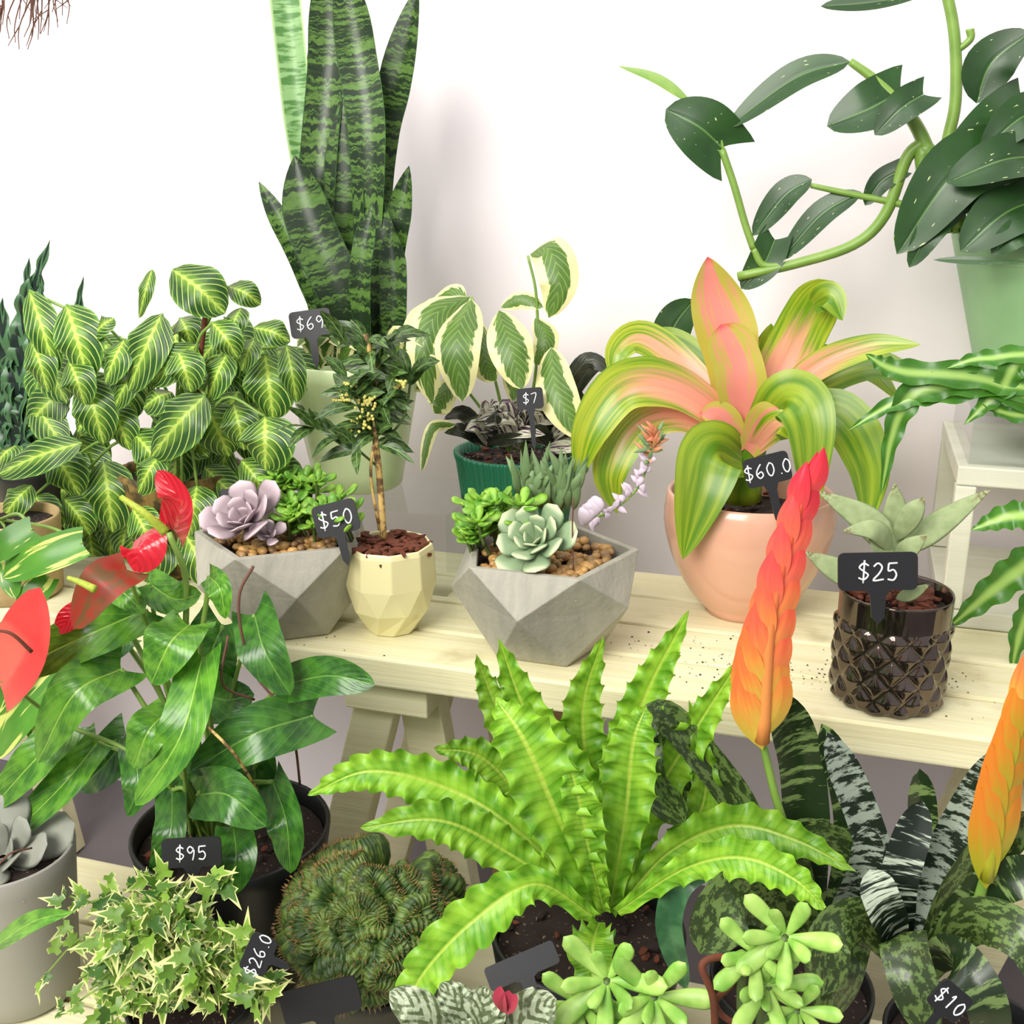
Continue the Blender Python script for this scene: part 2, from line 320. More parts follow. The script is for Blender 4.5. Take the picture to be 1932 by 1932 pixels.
        if bevel:
            bv=o.modifiers.new('bevel','BEVEL'); bv.width=bevel; bv.segments=2
        return o
def group(name,loc):
    e=bpy.data.objects.new(name,None); e.location=Vector(loc); e.empty_display_size=.05; sc.collection.objects.link(e); return e
def pot(G,pr,m,soil_r,soil_z,name='pot',chips=0,sm=M_soil,**k):
    b=MB(); c=Vector(G.location); b.lathe(c,pr,m,**k); b.obj(name,G)
    b=MB(); rows=[]
    for i in range(9):
        r=soil_r*i/8; rows.append([c+Vector((math.cos(t)*r,math.sin(t)*r,soil_z+(U(-.003,.003) if i<8 else 0))) for t in [2*math.pi*j/24 for j in range(24)]])
    b.grid(rows,sm,closed=True)
    for i in range(chips):
        r=soil_r*math.sqrt(R())*.93; t=R()*6.3; b.blob(c+Vector((math.cos(t)*r,math.sin(t)*r,soil_z+U(.001,.006))),U(.003,.006),M_soil if R()<.6 else M_bark,(1.5,.8,.5),6,False,.25)
    b.obj('soil',G)
def wallpot(r0,r1,h,lip=.004,curve=0):
    p=[(0.001,0),(r0*.92,0)]
    for i in range(9):
        q=i/8; p.append((r0+(r1-r0)*(q if not curve else math.sin(q*math.pi/2)**curve),.004+(h-.004)*q))
    p+=[(r1-lip*.5,h+.002),(r1-lip,h),(r1-lip*1.3,h-.03)]
    return p
# ------------------------------------------------------------------ signs
GL={'$':[[(.55,.8),(.3,.92),(.08,.72),(.3,.52),(.52,.33),(.3,.1),(.03,.2)],[(.34,1.08),(.26,-.08)]],'5':[[(.12,.9),(.1,.52),(.35,.58),(.5,.33),(.35,.06),(.06,.1)],[(.12,.9),(.55,.92)]],
'0':[[(.3,.92),(.08,.6),(.12,.2),(.3,.05),(.5,.35),(.48,.75),(.3,.92)]],'2':[[(.08,.75),(.3,.92),(.5,.72),(.35,.4),(.05,.05),(.58,.1)]],
'6':[[(.45,.95),(.15,.6),(.08,.3),(.25,.05),(.48,.2),(.4,.45),(.12,.33)]],'9':[[(.48,.75),(.25,.92),(.08,.7),(.25,.48),(.48,.7),(.48,.4),(.38,.02)]],'7':[[(.05,.88),(.52,.92),(.25,.03)]],'1':[[(.2,.75),(.36,.95),(.3,.03)]],'.':[[(.2,.03),(.26,.06)]]}
def sign(G,c,w,h,text,roll=0,stem=60,yaw=0,lean=.25,name='price_sign'):
    p=D(*c); k=scl(p); w*=k;h*=k;stem*=k
    r=Matrix.Rotation(math.radians(yaw),3,'Z')@RT; n=r.cross(UP); n=(n*1+UP*lean).normalized(); up=n.cross(r).normalized()
    if up.z<0: up=-up
    a=math.radians(roll); X=r*math.cos(a)-up*math.sin(a); Y=up*math.cos(a)+r*math.sin(a); n=X.cross(Y).normalized()
    b=MB(); e=h*.16; out=[]
    for cx,cy,a0 in ((w/2-e,h/2-e,0),(-w/2+e,h/2-e,90),(-w/2+e,-h/2+e,180)): out+=[(cx+e*math.cos(math.radians(a0+t)),cy+e*math.sin(math.radians(a0+t))) for t in (0,30,60,90)]
    out+=[(-w*.16,-h/2),(-w*.10,-h/2-stem*.15),(-w*.08,-h/2-stem*.8),(0,-h/2-stem),(w*.08,-h/2-stem*.8),(w*.10,-h/2-stem*.15),(w*.16,-h/2)]
    out+=[(w/2-e+e*math.cos(math.radians(270+t)),-h/2+e+e*math.sin(math.radians(270+t))) for t in (0,30,60,90)]
    o=len(b.v); K=len(out); th=.0012
    for z in (th,-th): b.v+=[tuple(p+X*x+Y*y+n*z) for x,y in out]
    b.face(tuple(range(K)),[(0,0)]*K,M_sign,smooth=False); b.face(tuple(range(K,2*K))[::-1],[(0,0)]*K,M_sign,smooth=False)
    for i in range(K): b.face((i,(i+1)%K,K+(i+1)%K,K+i),[(0,0)]*4,M_sign,smooth=False)
    gh=h*.52; adv=[(.72 if ch!='.' else .35) for ch in text]; tot=sum(adv)*gh; x0=-tot/2+gh*.05
    for ch,ad in zip(text,adv):
        for stk in GL[ch]:
            P=[p+X*(x0+x*gh)+Y*((y-.5)*gh)+n*(th+.0006) for x,y in stk]; b.tube(P,gh*.05,gh*.05,M_chalk,5,n=(len(P)-1)*4)
        x0+=ad*gh
    return b.obj(name,G)
# ================================================================== ROOM
b=MB(); b.box((-4,0,0),(3,.08,3.2),M_wall); b.obj('wall_back',None)
b=MB(); b.box((-4,-4,-.05),(3,.08,0),M_floor); b.obj('floor',None)
T=.60
def slats(name,x0,x1,y0,y1,z,n,th,m=M_wood):
    g=group(name,((x0+x1)/2,(y0+y1)/2,0)); w=(y1-y0)/n
    for i in range(n):
        b=MB(); b.box((x0,y0+i*w+.003,z-th),(x1,y0+(i+1)*w-.003,z),m); b.obj('slat_%d'%(i+1),g,.003)
    return g
g=slats('plank_bench',-1.7,.75,-.55,-.19,T,4,.035)
b=MB(); b.box((-1.68,-.25,T-.075),(.73,-.225,T-.036),M_wood); b.obj('apron',g,.002)
b=MB()
def post(b,p,q,w,d,m):
    p=Vector(p);q=Vector(q);z=(q-p).normalized();x=Vector((1,0,0));y=z.cross(x).normalized();x=y.cross(z)
    M=Matrix((x,y,z)).transposed().to_4x4(); M.translation=p; b.box((-w/2,-d/2,0),(w/2,d/2,(q-p).length),m,M)
for x in (-1.3,-.46,.25):
    for yy in (-.50,-.25):
        post(b,(x-.02,yy,T-.076),(x-.16,yy,0),.05,.03,M_wood); post(b,(x+.02,yy+.032,T-.076),(x+.10,yy+.032,0),.05,.03,M_wood)
    b.box((x-.05,-.53,T-.075),(x+.05,-.21,T-.037),M_wood)
b.obj('trestle_legs',g,.002)
b=MB()
for i in range(320):
    c0=random.choice([(-.1,-.47),(-.15,-.42),(.0,-.45),(.2,-.5),(.3,-.47),(-.6,-.53),(.12,-.42)]); b.blob(Vector((c0[0]+random.gauss(0,.05),min(-.2,max(-.54,c0[1]+random.gauss(0,.025))),T+.0006)),U(.0004,.0014),M_soil,(1,1,.5),5,False,.3)
b.obj('soil_crumbs',g)
g=slats('low_plank_bench',-1.5,.7,-1.12,-.585,.30,5,.03)
b=MB()
for x in (-1.35,-.4,.6):
    for y in (-1.08,-.63): b.box((x-.025,y-.025,0),(x+.025,y+.025,.269),M_wood)
b.obj('legs',g,.002)
b=MB(); b.box((-.47,-.12,0.0),(-.33,-.09,.52),M_woodb); b.obj('wooden_board',None)
# white display stand
g=group('white_display_stand',(.32,-.15,T)); x0,x1,y0,y1,zt=.129,.55,-.275,-.02,.792; w=.022
b=MB(); b.box((x0,y0,zt-w),(x1,y1,zt),M_woodw)
for x in (x0,x1-w):
    for y in (y0,y1-w): b.box((x,y,T+.001+w),(x+w,y+w,zt-w-.0005),M_woodw)
b.box((x0,y0,T+.001),(x1,y1,T+w),M_woodw); b.obj('frame',g,.002)
# acrylic risers
def riser(loc,w,d,h):
    g=group('clear_acrylic_riser',loc); b=MB(); x,y,z=loc; z0=z+.0005; z1=z+h
    b.quad([(x-w/2,y-d/2,z1),(x+w/2,y-d/2,z1),(x+w/2,y+d/2,z1),(x-w/2,y+d/2,z1)],M_acr)
    b.quad([(x-w/2,y-d/2,z0),(x-w/2,y+d/2,z0),(x-w/2,y+d/2,z1),(x-w/2,y-d/2,z1)],M_acr); b.quad([(x+w/2,y-d/2,z0),(x+w/2,y+d/2,z0),(x+w/2,y+d/2,z1),(x+w/2,y-d/2,z1)],M_acr)
    b.quad([(x-w/2,y-d/2,z0),(x+w/2,y-d/2,z0),(x+w/2,y-d/2,z1),(x-w/2,y-d/2,z1)],M_acr); b.obj('sheet',g)
riser((-.58,-.27,T),.26,.17,.105)
riser((.26,-.152,.7925),.24,.22,.055)
# ================================================================== SNAKE PLANT
g=group('potted_snake_plant',(-.61,-.255,.706))
pot(g,wallpot(.058,.088,.165,.005),M_sage,.08,.14)
b=MB(); y=-.25
def sn(pts,w,m=M_snake,**k): b.L(pts,w*.95,m,pf='snake',cup=.35,nv=26,jit=.12,wave=.06,freq=2,**k)
sn([(640,690,y+.02),(575,300,y+.05),(540,0,y+.06),(525,-130,y+.06)],62,M_snakel)
sn([(660,690,y+.03),(600,300,y+.08),(590,45,y+.09)],34)
sn([(645,690,y),(600,420,y),(620,100,y+.03),(612,-90,y+.03)],76)
sn([(690,690,y+.02),(697,300,y+.01),(675,100,y+.03),(645,-90,y+.03)],80)
sn([(715,690,y+.03),(718,330,y+.05),(750,160,y+.06),(790,-30,y+.06)],74)
sn([(668,690,y-.02),(645,560,y-.03),(590,430,y-.03),(556,292,y-.02)],96)
sn([(640,690,y-.01),(570,500,y),(488,342,y)],42)
sn([(725,690,y),(738,500,y+.02),(772,312,y+.03)],54)
sn([(690,690,y-.04),(682,520,y-.05),(704,380,y-.04)],46)
sn([(740,690,y-.01),(745,560,y-.01),(738,425,y)],56)
sn([(650,690,y+.01),(655,450,y+.01),(648,180,y+.02)],80)
sn([(700,690,y-.01),(722,520,y),(715,370,y+.01)],58)
sn([(620,690,y),(605,560,y),(560,470,y+.01)],56)
for u,v,u2,v2 in ((600,690,560,640),(620,690,600,640),(640,700,680,650),(600,700,640,640),(760,680,800,640),(770,690,830,660),(740,690,760,635)): b.L([(u,v,-.30),((u+u2)/2,v2-5,-.31),(u2,v2+15,-.32)],36,M_var,pf='lance')
b.obj('leaves',g)
sign(g,(586,610,-.34),78,50,'$69',-8,60)
# ================================================================== MARANTA
g=group('potted_prayer_plant',(-.82,-.35,T+.001))
pot(g,wallpot(.06,.08,.135,.006),M_basket,.072,.12,rib=.02,ribn=40,seg=160)
b=MB(); y=-.38
ML=[(55,548,105,705,62),(125,575,165,715,92),(325,508,425,592,90),(287,508,262,600,28),(305,592,242,738,86),(372,650,285,722,70),(400,608,448,675,58),(478,618,548,645,50),(500,668,515,792,96),(500,785,500,888,108),(130,680,160,765,66),(160,715,195,838,78),(205,760,245,850,66),(388,745,285,862,96),(385,762,432,862,90),(428,668,392,752,62),(195,868,212,1005,92),(155,835,-5,895,66),(95,850,150,935,74),(60,915,0,985,56),(250,815,310,895,66),(372,915,355,1012,84),(345,1000,400,1112,70),(330,1010,262,1100,76),(430,540,492,575,46),(455,868,505,940,60),(490,880,575,912,62),(65,935,105,1005,56),(235,640,198,722,66),(255,700,215,770,50),(325,740,270,770,60),(540,650,560,760,50),(480,640,455,700,44),(455,580,430,640,46),(340,600,360,650,60),(30,840,-10,880,50),(120,940,170,1010,60),(300,860,260,930,60),(250,960,290,1040,66),(170,640,215,600,40),(440,760,460,850,70),(335,660,360,740,70),(60,640,90,740,60)]
for u0,v0,u1,v1,w in ML:
    dy=-.03-.06*R(); b.L([(u0,v0,y+dy+.01),((u0+u1)/2,(v0+v1)/2-6,y+dy-.012),(u1,v1,y+dy)],w*1.13,M_maranta,cup=-.12,nv=16,nu=8,jit=.10,wave=.05,freq=2)
    if R()<.6: b.TP([(340+U(-40,40),860,y),((u0+340)/2,(v0+800)/2-40,y+dy+.02),(u0,v0,y+dy+.01)],6,M_stem,seg=5)
for i in range(80):
    u0=U(60,520); v0=U(600,1010)
    if u0>400 and v0>870: continue
    if u0<150 and v0<640: continue
    a=U(-.9,.9)+math.pi/2; l=U(80,120); dy=U(.01,.10); b.L([(u0,v0,y+dy),(u0+math.cos(a)*l,v0+math.sin(a)*l,y+dy-.02)],U(60,85),M_maranta,cup=-.15,nv=10,jit=.25)
b.TP([(388,590,y-.05),(380,660,y-.05),(374,742,y-.05)],11,M_bark,8)
b.obj('leaves',g)
# rattlesnake plant, far left
g=group('potted_rattlesnake_plant',(-1.06,-.33,T+.001))
pot(g,wallpot(.05,.065,.12),M_black,.06,.105)
b=MB(); y=-.33
for pts,w in (([(40,880),(40,650),(95,450)],62),([(20,880),(45,650),(55,485)],54),([(0,880),(5,700),(5,560)],58),([(60,880),(72,650),(78,510)],50),([(90,880),(130,680),(158,520)],38),([(30,880),(-10,720),(-40,600)],50),([(80,880),(110,780),(100,720)],50),([(50,880),(100,820),(140,850)],60),([(20,880),(50,790),(60,700)],60),([(0,900),(40,850),(90,880)],60),([(0,860),(-5,760),(20,660)],60)):
    b.L([(p[0],p[1],y) for p in pts],w,M_rattle,pf='lance',wave=.3,freq=6,nv=44,jit=.2,pw=1.5)
b.obj('leaves',g)
# wooden pot left w/ variegated philodendron
g=group('potted_variegated_philodendron',(-.97,-.50,T+.001))
pot(g,wallpot(.055,.062,.10),M_woodb,.055,.09)
b=MB(); y=-.60
for u0,v0,u1,v1,w in ((155,1025,5,1090,84),(60,1000,-20,1060,70),(90,1090,40,1180,70),(20,1050,30,1130,60),(110,1270,-10,1430,100),(60,1240,-20,1350,90),(40,1180,-30,1280,80),(90,1330,60,1400,60)): b.L([(u0,v0,y),(u1,v1,y-.02)],w,M_phv,pf='heart',lobe=.3,jit=.15)
for p in ((155,1025),(60,1000),(90,1090),(110,1270),(60,1240)): b.TP([(0,980,-.5),(p[0]*.6,p[1]-30,-.56),(p[0],p[1],y)],7,M_stem,seg=6)
b.obj('leaves',g)
# ================================================================== CONCRETE PLANTERS
def planter(name,loc,rot):
    g=group(name,loc); c=Vector(loc); b=MB(); n=5; rings=[]
    for r,z,o in ((.066,.001,0),(.1045,.068,.5),(.101,.112,0)): rings.append([tuple(c+Vector((math.cos(t)*r,math.sin(t)*r,z))) for t in [rot+2*math.pi*(j+o)/n for j in range(n)]])
    inn=[tuple(c+Vector((math.cos(t)*.092,math.sin(t)*.092,z))) for z in (.112,.085) for t in [rot+2*math.pi*j/n for j in range(n)]]
    b.v=rings[0]+rings[1]+rings[2]+inn
    def f(*i): b.face(i,[(0,0)]*len(i),M_conc,smooth=False)
    f(*range(n)[::-1])
    for j in range(n):
        k=(j+1)%n
        f(j,k,n+j); f(n+j,k,n+k); f(n+j,2*n+k,2*n+j); f(n+j,n+k,2*n+k)
        f(2*n+j,2*n+k,3*n+k,3*n+j); f(3*n+j,3*n+k,4*n+k,4*n+j)
    b.obj('planter',g,.001)
    b=MB(); rows=[]
    for i in range(6):
        r=.0915*i/5; rows.append([c+Vector((math.cos(t)*r,math.sin(t)*r,.094)) for t in [rot+2*math.pi*j/5 for j in range(5)]])
    b.grid(rows,M_soil,closed=True,smooth=False)
    for i in range(230):
        t=R()*6.2832; lim=.082*math.cos(math.pi/5)/math.cos(((t-rot)%(2*math.pi/5))-math.pi/5); r=lim*math.sqrt(R()); b.blob(c+Vector((math.cos(t)*r,math.sin(t)*r,.100+U(0,.008))),U(.0045,.0075),M_peb,(1.2,.9,.7),8)
    b.obj('pebbles',g); return g
def rosette(b,c,rad,m,n=26,up=Vector((0,-.35,.9)),pf='paddle',fat=.3,wr=.55,rise=.5,el0=.15,el1=1.25,shr=.68):
    up=up.normalized(); a=up.orthogonal().normalized(); bb=up.cross(a)
    for i in range(n):
        q=i/(n-1); th=i*2.39996+U(-.1,.1); el=(1-q)*el0+q*el1; l=rad*(1-shr*q)
        d=(a*math.cos(th)+bb*math.sin(th)); dr=d*math.cos(el)+up*math.sin(el)
        p0=c+d*rad*.06; p1=p0+dr*l*.55-up*l*.06*(1-q); p2=p0+dr*l+up*l*.12*rise
        b.leaf([p0,p1,p2],l*wr+.002,m,N=(up*math.cos(el)-d*math.sin(el)),pf=pf,fat=fat,jit=.05,nv=10)
def cluster(b,u0,u1,v0,v1,y,n,rad,m,up=Vector((0,-.3,1)),**k):
    for i in range(n):
        c=D(U(u0,u1),U(v0,v1),y+U(-.02,.02)); rosette(b,c,rad*U(.8,1.2),m,n=8,up=up+Vector((U(-.5,.5),U(-.5,.2),0)),**k)
        b.tube([c,c+Vector((U(-.01,.01),.01,-.03))],.002,.002,M_stemd,5)
g=planter('geometric_succulent_planter',(-.295,-.457,T),math.radians(17))
b=MB()
rosette(b,D(1012,1022,-.50),.048,M_ech,20,Vector((-.1,-.75,.7)),wr=.68,fat=.2)
cluster(b,885,985,945,1010,-.47,18,.026,M_jade,wr=.42,fat=.4,el1=1.0); cluster(b,868,910,985,1035,-.50,6,.023,M_jade,wr=.42,fat=.4,el1=1.0)
for i in range(50):
    u0=U(985,1085); v0=955+U(-20,20); k=U(-1,1); b.L([(u0,v0,-.44),(u0+k*20,v0-U(30,60),-.45-.01*R()),(u0+k*42,v0-U(60,110),-.45-.02*R())],U(15,21),M_grey,pf='lance',fat=.4,nv=8)
P=[(1095,985,-.46),(1150,965,-.47),(1200,925,-.47),(1225,870,-.47),(1240,815,-.47)]
b.TP(P,6,M_stem,3); Q=[D(*p) for p in P]
for i in range(34):
    q=.05+.75*i/34; c=cat(Q,q); b.leaf([c,c+Vector((U(-.014,.014),U(-.008,.004),U(-.014,.014)))],.007,M_bract,pf='lance',fat=.4,nv=6)
for i in range(36):
    c=cat(Q,U(.75,1)); b.leaf([c,c+Vector((U(-.020,.020),U(-.01,.006),U(-.004,.022)))],.005,random.choice([M_bud,M_bud,M_grey]),pf='lance',fat=.5,nv=6)
for i in range(5): b.leaf([D(1098+i*3,990-i*3,-.5),D(1110+i*6,960-i*5,-.51)],.018,M_bract,pf='paddle',fat=.4)
b.TP([(1082,1075,-.51),(1080,1000,-.51),(1082,940,-.51)],3,M_twig)
b.obj('succulents',g)
g=planter('geometric_succulent_planter',(-.60,-.485,T),math.radians(53))
b=MB(); rosette(b,D(465,985,-.52),.052,M_echp,17,Vector((-.1,-.6,.8)),wr=.70,fat=.14,el0=.3)
rosette(b,D(505,1010,-.53),.022,M_echp,9,Vector((.3,-.6,.7)),wr=.62,fat=.25)
cluster(b,540,650,935,1005,-.49,22,.025,M_jade,wr=.42,fat=.4,el1=1.0); cluster(b,515,600,895,940,-.46,12,.024,M_jade,wr=.36,fat=.4,el1=1.0)
b.obj('succulents',g)
sign(g,(452,938,-.44),70,34,'',-3,40)
# ================================================================== OLIVE IN CREAM POT
g=group('potted_olive_shrub',(-.476,-.466,T+.0005)); c=Vector(g.location)
b=MB(); n=9; prs=[(.0015,0,0),(.028,0,0),(.047,.03,.5),(.0525,.06,0),(.0505,.098,0),(.0485,.104,0),(.0455,.104,0),(.044,.09,0)]; rows=[]
for r,z,o in prs: rows.append([c+Vector((math.cos(t)*r,math.sin(t)*r,z)) for t in [.25+2*math.pi*(j+o)/n for j in range(n)]])
b.grid(rows,M_cream,closed=True,smooth=False); ob=b.obj('pot',g,.0025)
b=MB()
for i in range(150):
    r=.042*math.sqrt(R()); t=R()*6.3; b.blob(c+Vector((math.cos(t)*r,math.sin(t)*r,.092+U(0,.014))),U(.005,.008),M_bark,(1.5,.7,.45),6,False,.3)
b.lathe(c,[(.001,.09),(.0445,.09)],M_soil,24); b.obj('bark_chips',g)
b=MB(); y=-.466; tr=[(724,1015,y),(716,900,y),(706,800,y),(708,720,y),(690,630,y)]; b.TP(tr,14,M_trunk,10,n=30)
Q=[D(*p) for p in tr]
b.TP([(716,1000,y),(700,900,y-.01),(705,840,y-.01)],6,M_trunk); b.TP([(712,880,y),(650,830,y-.02),(575,790,y-.02)],5,M_stemd); b.TP([(708,850,y),(760,790,y),(775,720,y)],5,M_stemd); b.TP([(708,780,y),(750,700,y),(735,635,y)],4,M_stemd)
br=[[D(712,880,y),D(650,830,y-.02),D(575,800,y-.02)],[D(708,850,y),D(760,790,y),D(775,700,y)],[D(707,800,y),D(660,740,y-.02),D(655,650,y-.02)],[D(708,780,y),D(750,700,y),D(735,635,y)]]
for i in range(92):
    if R()<.5: c0=cat(Q,U(.35,1))
    else: c0=cat(random.choice(br),U(.2,1))
    dr=(RT*U(-1,1)+UP*U(-.35,.8)+FW*U(-.6,.4)).normalized(); l=U(.034,.055)
    b.leaf([c0,c0+dr*l*.5+UP*.003,c0+dr*l-UP*.003],U(.012,.017),M_olive,N=Vector((0,-.7,.6)),pf='lance',nv=8,nu=4,jit=.5)
for cu,cv,s in ((655,738,25),(685,795,28),(690,760,20),(640,745,16),(755,725,10)):
    for i in range(24): b.blob(D(cu+U(-s,s),cv+U(-s*.7,s*.7),y-.02),.002,M_blos,seg=6)
b.obj('shrub',g)
sign(g,(634,978,-.52),84,62,'$50',-14,62)
# ================================================================== RIBBED POT CALATHEA
g=group('potted_variegated_calathea',tuple(D(975,850,-.22).xy)+(T+.001,)); 
pot(g,[(.001,0),(.058,0),(.0605,.01),(.078,.145),(.081,.155),(.081,.159),(.077,.159),(.075,.14)],M_rib,.075,.145,rib=.018,ribn=56,seg=336,chips=60)
b=MB(); y=-.24
def va(pts,w,m=M_var,**k): b.L([(p[0],p[1],y+(p[2] if len(p)>2 else 0)) for p in pts],w,m,**dict(dict(cup=-.25,nv=18,nu=8,jit=.15,wave=.08,freq=2),**k))
va([(888,560,0),(825,590,-.05),(800,660,-.08),(815,762,-.08)],78); va([(890,565,-.02),(862,640,-.09),(872,758,-.1)],92); va([(800,570,-.02),(790,630,-.05),(812,700,-.06)],66)
va([(942,585,-.05),(962,650,-.09),(985,735,-.1)],86); va([(1000,480,0),(1035,470,-.03),(1055,530,-.05),(1035,600,-.05)],84); va([(1040,655,-.05),(1050,740,-.09),(1095,828,-.1)],78)
va([(900,600,0),(915,680,-.05),(935,720,-.05)],60); va([(840,690,0),(790,650,0),(752,640,0)],50); va([(945,580,0),(985,565,0),(1025,580,0)],36); va([(1010,600,0),(1030,640,-.02),(1010,690,-.03)],50)
va([(880,560,0),(850,560,0),(800,600,0)],50); va([(860,700,0),(830,760,-.05),(820,780,-.05)],50); va([(780,660),(775,700),(800,740)],46); va([(950,700),(985,760),(1000,800)],40)
va([(860,800,-.05),(815,810,-.08),(795,890,-.1)],26)
for pts in ([(985,850),(1012,690),(1012,560),(996,482)],[(975,850),(960,700),(945,590)],[(965,850),(930,700),(890,560)],[(990,850),(1020,740),(1040,655)],[(960,850),(900,760),(840,690)]): b.TP([(p[0],p[1],y) for p in pts],7,M_stem,5)
for i in range(60):
    u0=965+U(-60,90); v0=845+U(-15,5); a=U(-math.pi*.95,-.05); l=U(60,125); b.L([(u0,v0,y),(u0+math.cos(a)*l*.6,v0+math.sin(a)*l*.7,y-U(0,.05)),(u0+math.cos(a)*l*1.1,v0+math.sin(a)*l*.6,y-.04)],U(20,34),random.choice([M_trad,M_trad,M_darkp]),pf='lance',nv=10,jit=.5)
for pts,w in (([(1050,760),(1110,680),(1170,715)],40),([(1060,780),(1120,690),(1180,720)],30),([(1040,780),(1080,740),(1110,800)],36)): va(pts,w,M_darkp,pf='lance')
b.obj('leaves',g); sign(g,(1000,752,-.35),50,40,'$7',-5,80)
# ================================================================== PINK BROMELIAD
g=group('potted_bromeliad',(-.094,-.29,T+.001))
pr=[(.001,0),(.045,0)]+[(.045+.055*math.sin(min(1,q*1.15)*math.pi/2)**.75-.0035*max(0,q-.8)*5,.004+.143*q) for q in [i/12 for i in range(13)]]+[(.094,.149),(.091,.147),(.09,.11)]
pot(g,pr,M_pink,.09,.118,chips=50,seg=64)
b=MB(); y=-.29
def br_(pts,w,m=M_brom,**k): b.L([(p[0],p[1],y+p[2]) for p in pts],w*.92,m,**dict(dict(pf='strap',cup=.22,nv=26,nu=8,jit=.05),**k))
br_([(1430,780,.04),(1500,700,.07),(1560,680,.08),(1640,700,.08),(1700,760,.05)],66,M_bromg)
br_([(1390,780,.04),(1340,700,.08),(1262,640,.09),(1200,650,.08)],60,M_bromg)
br_([(1440,800,.02),(1560,715,.04),(1660,690,.04),(1765,738,.02)],74,M_bromg)
br_([(1425,780,.03),(1445,690,.06),(1455,610,.06)],80,M_bromg)
br_([(1420,810,.0),(1478,700,.02),(1522,610,.02),(1572,530,.0)],122,pf='tongue',N=Vector((-.1,-.9,.4)))
br_([(1535,575,-.005),(1565,560,-.02),(1590,605,-.03)],62,M_bromg,N=Vector((.2,-.9,.3)))
br_([(1370,770,.0),(1290,690,.02),(1210,638,.02),(1165,665,.0),(1160,725,-.01)],74)
br_([(1392,810,.0),(1375,650,.01),(1348,560,.01),(1335,484,0)],125,M_bromp)
br_([(1430,800,-.01),(1530,700,-.01),(1640,655,-.02),(1738,650,-.03)],62)
br_([(1400,830,-.02),(1398,730,-.03),(1385,670,-.03),(1360,612,-.03)],112,M_bromp,pf='tongue')
br_([(1450,810,0),(1570,780,-.02),(1635,870,-.04),(1640,990,-.05)],110,M_bromg)
br_([(1395,840,-.02),(1290,780,-.04),(1200,800,-.06),(1150,890,-.08),(1165,970,-.08)],100)
br_([(1390,810,-.02),(1280,735,-.05),(1180,730,-.08),(1115,810,-.1),(1090,910,-.1)],108)
br_([(1430,810,-.03),(1485,750,-.06),(1528,800,-.09),(1530,985,-.10)],122,M_bromg)
br_([(1400,870,-.03),(1350,850,-.07),(1325,920,-.10),(1288,1056,-.11)],135,M_bromg)
br_([(1420,850,-.03),(1470,800,-.07),(1500,830,-.08)],60)
br_([(1410,850,-.03),(1450,790,-.05),(1470,770,-.05)],80,M_bromp)
br_([(1400,850,-.03),(1360,790,-.04),(1320,780,-.05)],70,M_bromp)
b.tube([D(1400,945,y),D(1400,820,y)],.022,.03,M_bromg,12)
b.obj('leaves',g); sign(g,(1448,886,-.42),86,56,'$60.0',-14,84)
# ================================================================== PHILODENDRON (upper right)
g=group('potted_silver_philodendron',(.252,-.160,.849))
pot(g,wallpot(.098,.150,.19,.006),M_green,.14,.175,seg=64)
b=MB(); y=-.20
def ph(pts,w,**k): b.L([(p[0],p[1],y+(p[2] if len(p)>2 else 0)) for p in pts],w*1.06,M_phil,**dict(dict(pf='heart',lobe=.5,cup=.2,nv=16,nu=8,jit=.12),**k))
def stm(pts,w,w1=None): b.TP([(p[0],p[1],y+(p[2] if len(p)>2 else 0)) for p in pts],w,M_stem,w1,seg=8)
stm([(1810,430),(1785,300),(1803,190),(1800,60),(1775,-60)],24,20); stm([(1800,420),(1740,260),(1700,200),(1650,150),(1604,116)],30,14); stm([(1362,282),(1385,350),(1405,420),(1422,470)],14)
stm([(1392,522),(1500,498),(1610,462),(1670,405),(1710,300),(1740,270)],18,24); stm([(1530,350),(1600,365),(1700,385),(1790,410)],10,16); stm([(1422,470),(1440,500),(1480,500)],14,14)
stm([(1800,100),(1830,75),(1830,55)],12,16); stm([(1780,330),(1740,280),(1760,420)],30)
for i in range(9): stm([(1790+i*14,440),(1780+i*16,360),(1760+i*22,U(260,330))],U(9,15))
ph([(1604,116),(1500,148),(1370,242)],62,pf='oval',lobe=0); ph([(1362,278,0),(1320,240,-.01),(1256,206,-.01)],128,jit=.02,N=Vector((0,-1,.2)),lobe=.6)
b.L([(1305,195,y),(1240,150,y),(1165,124,y)],22,M_stem,pf='lance'); stm([(1305,195),(1350,230),(1366,288)],6)
ph([(1462,452),(1440,500),(1398,545)],74,jit=.02); ph([(1700,172,0),(1640,205,-.02),(1560,238,-.02)],118,jit=.02); ph([(1742,178,-.03),(1700,205,-.04),(1650,255,-.04)],76,jit=.02)
ph([(1532,338),(1480,370),(1420,445)],54,pf='oval',lobe=0); ph([(1625,362),(1550,405),(1472,492)],50,pf='oval',lobe=0); ph([(1700,320),(1660,345),(1632,388)],50)
ph([(1745,-12),(1640,5),(1548,12)],36,pf='oval',lobe=0); ph([(1842,195),(1870,120),(1945,60)],88,pf='oval',lobe=0)
ph([(1930,190,0),(1870,240,-.04),(1775,318,-.05)],110); ph([(1900,290,-.05),(1800,330,-.08),(1692,480,-.08)],150); ph([(1820,370,-.05),(1760,430,-.08),(1715,505,-.08)],66)
ph([(1990,300,-.05),(1900,300,-.09),(1785,345,-.10)],120); ph([(1990,370,-.05),(1900,400,-.09),(1812,475,-.10)],130); ph([(2000,210,-.02),(1930,220,-.06),(1850,290,-.07)],100); ph([(1960,440,-.05),(1920,440,-.1),(1870,480,-.1)],70)
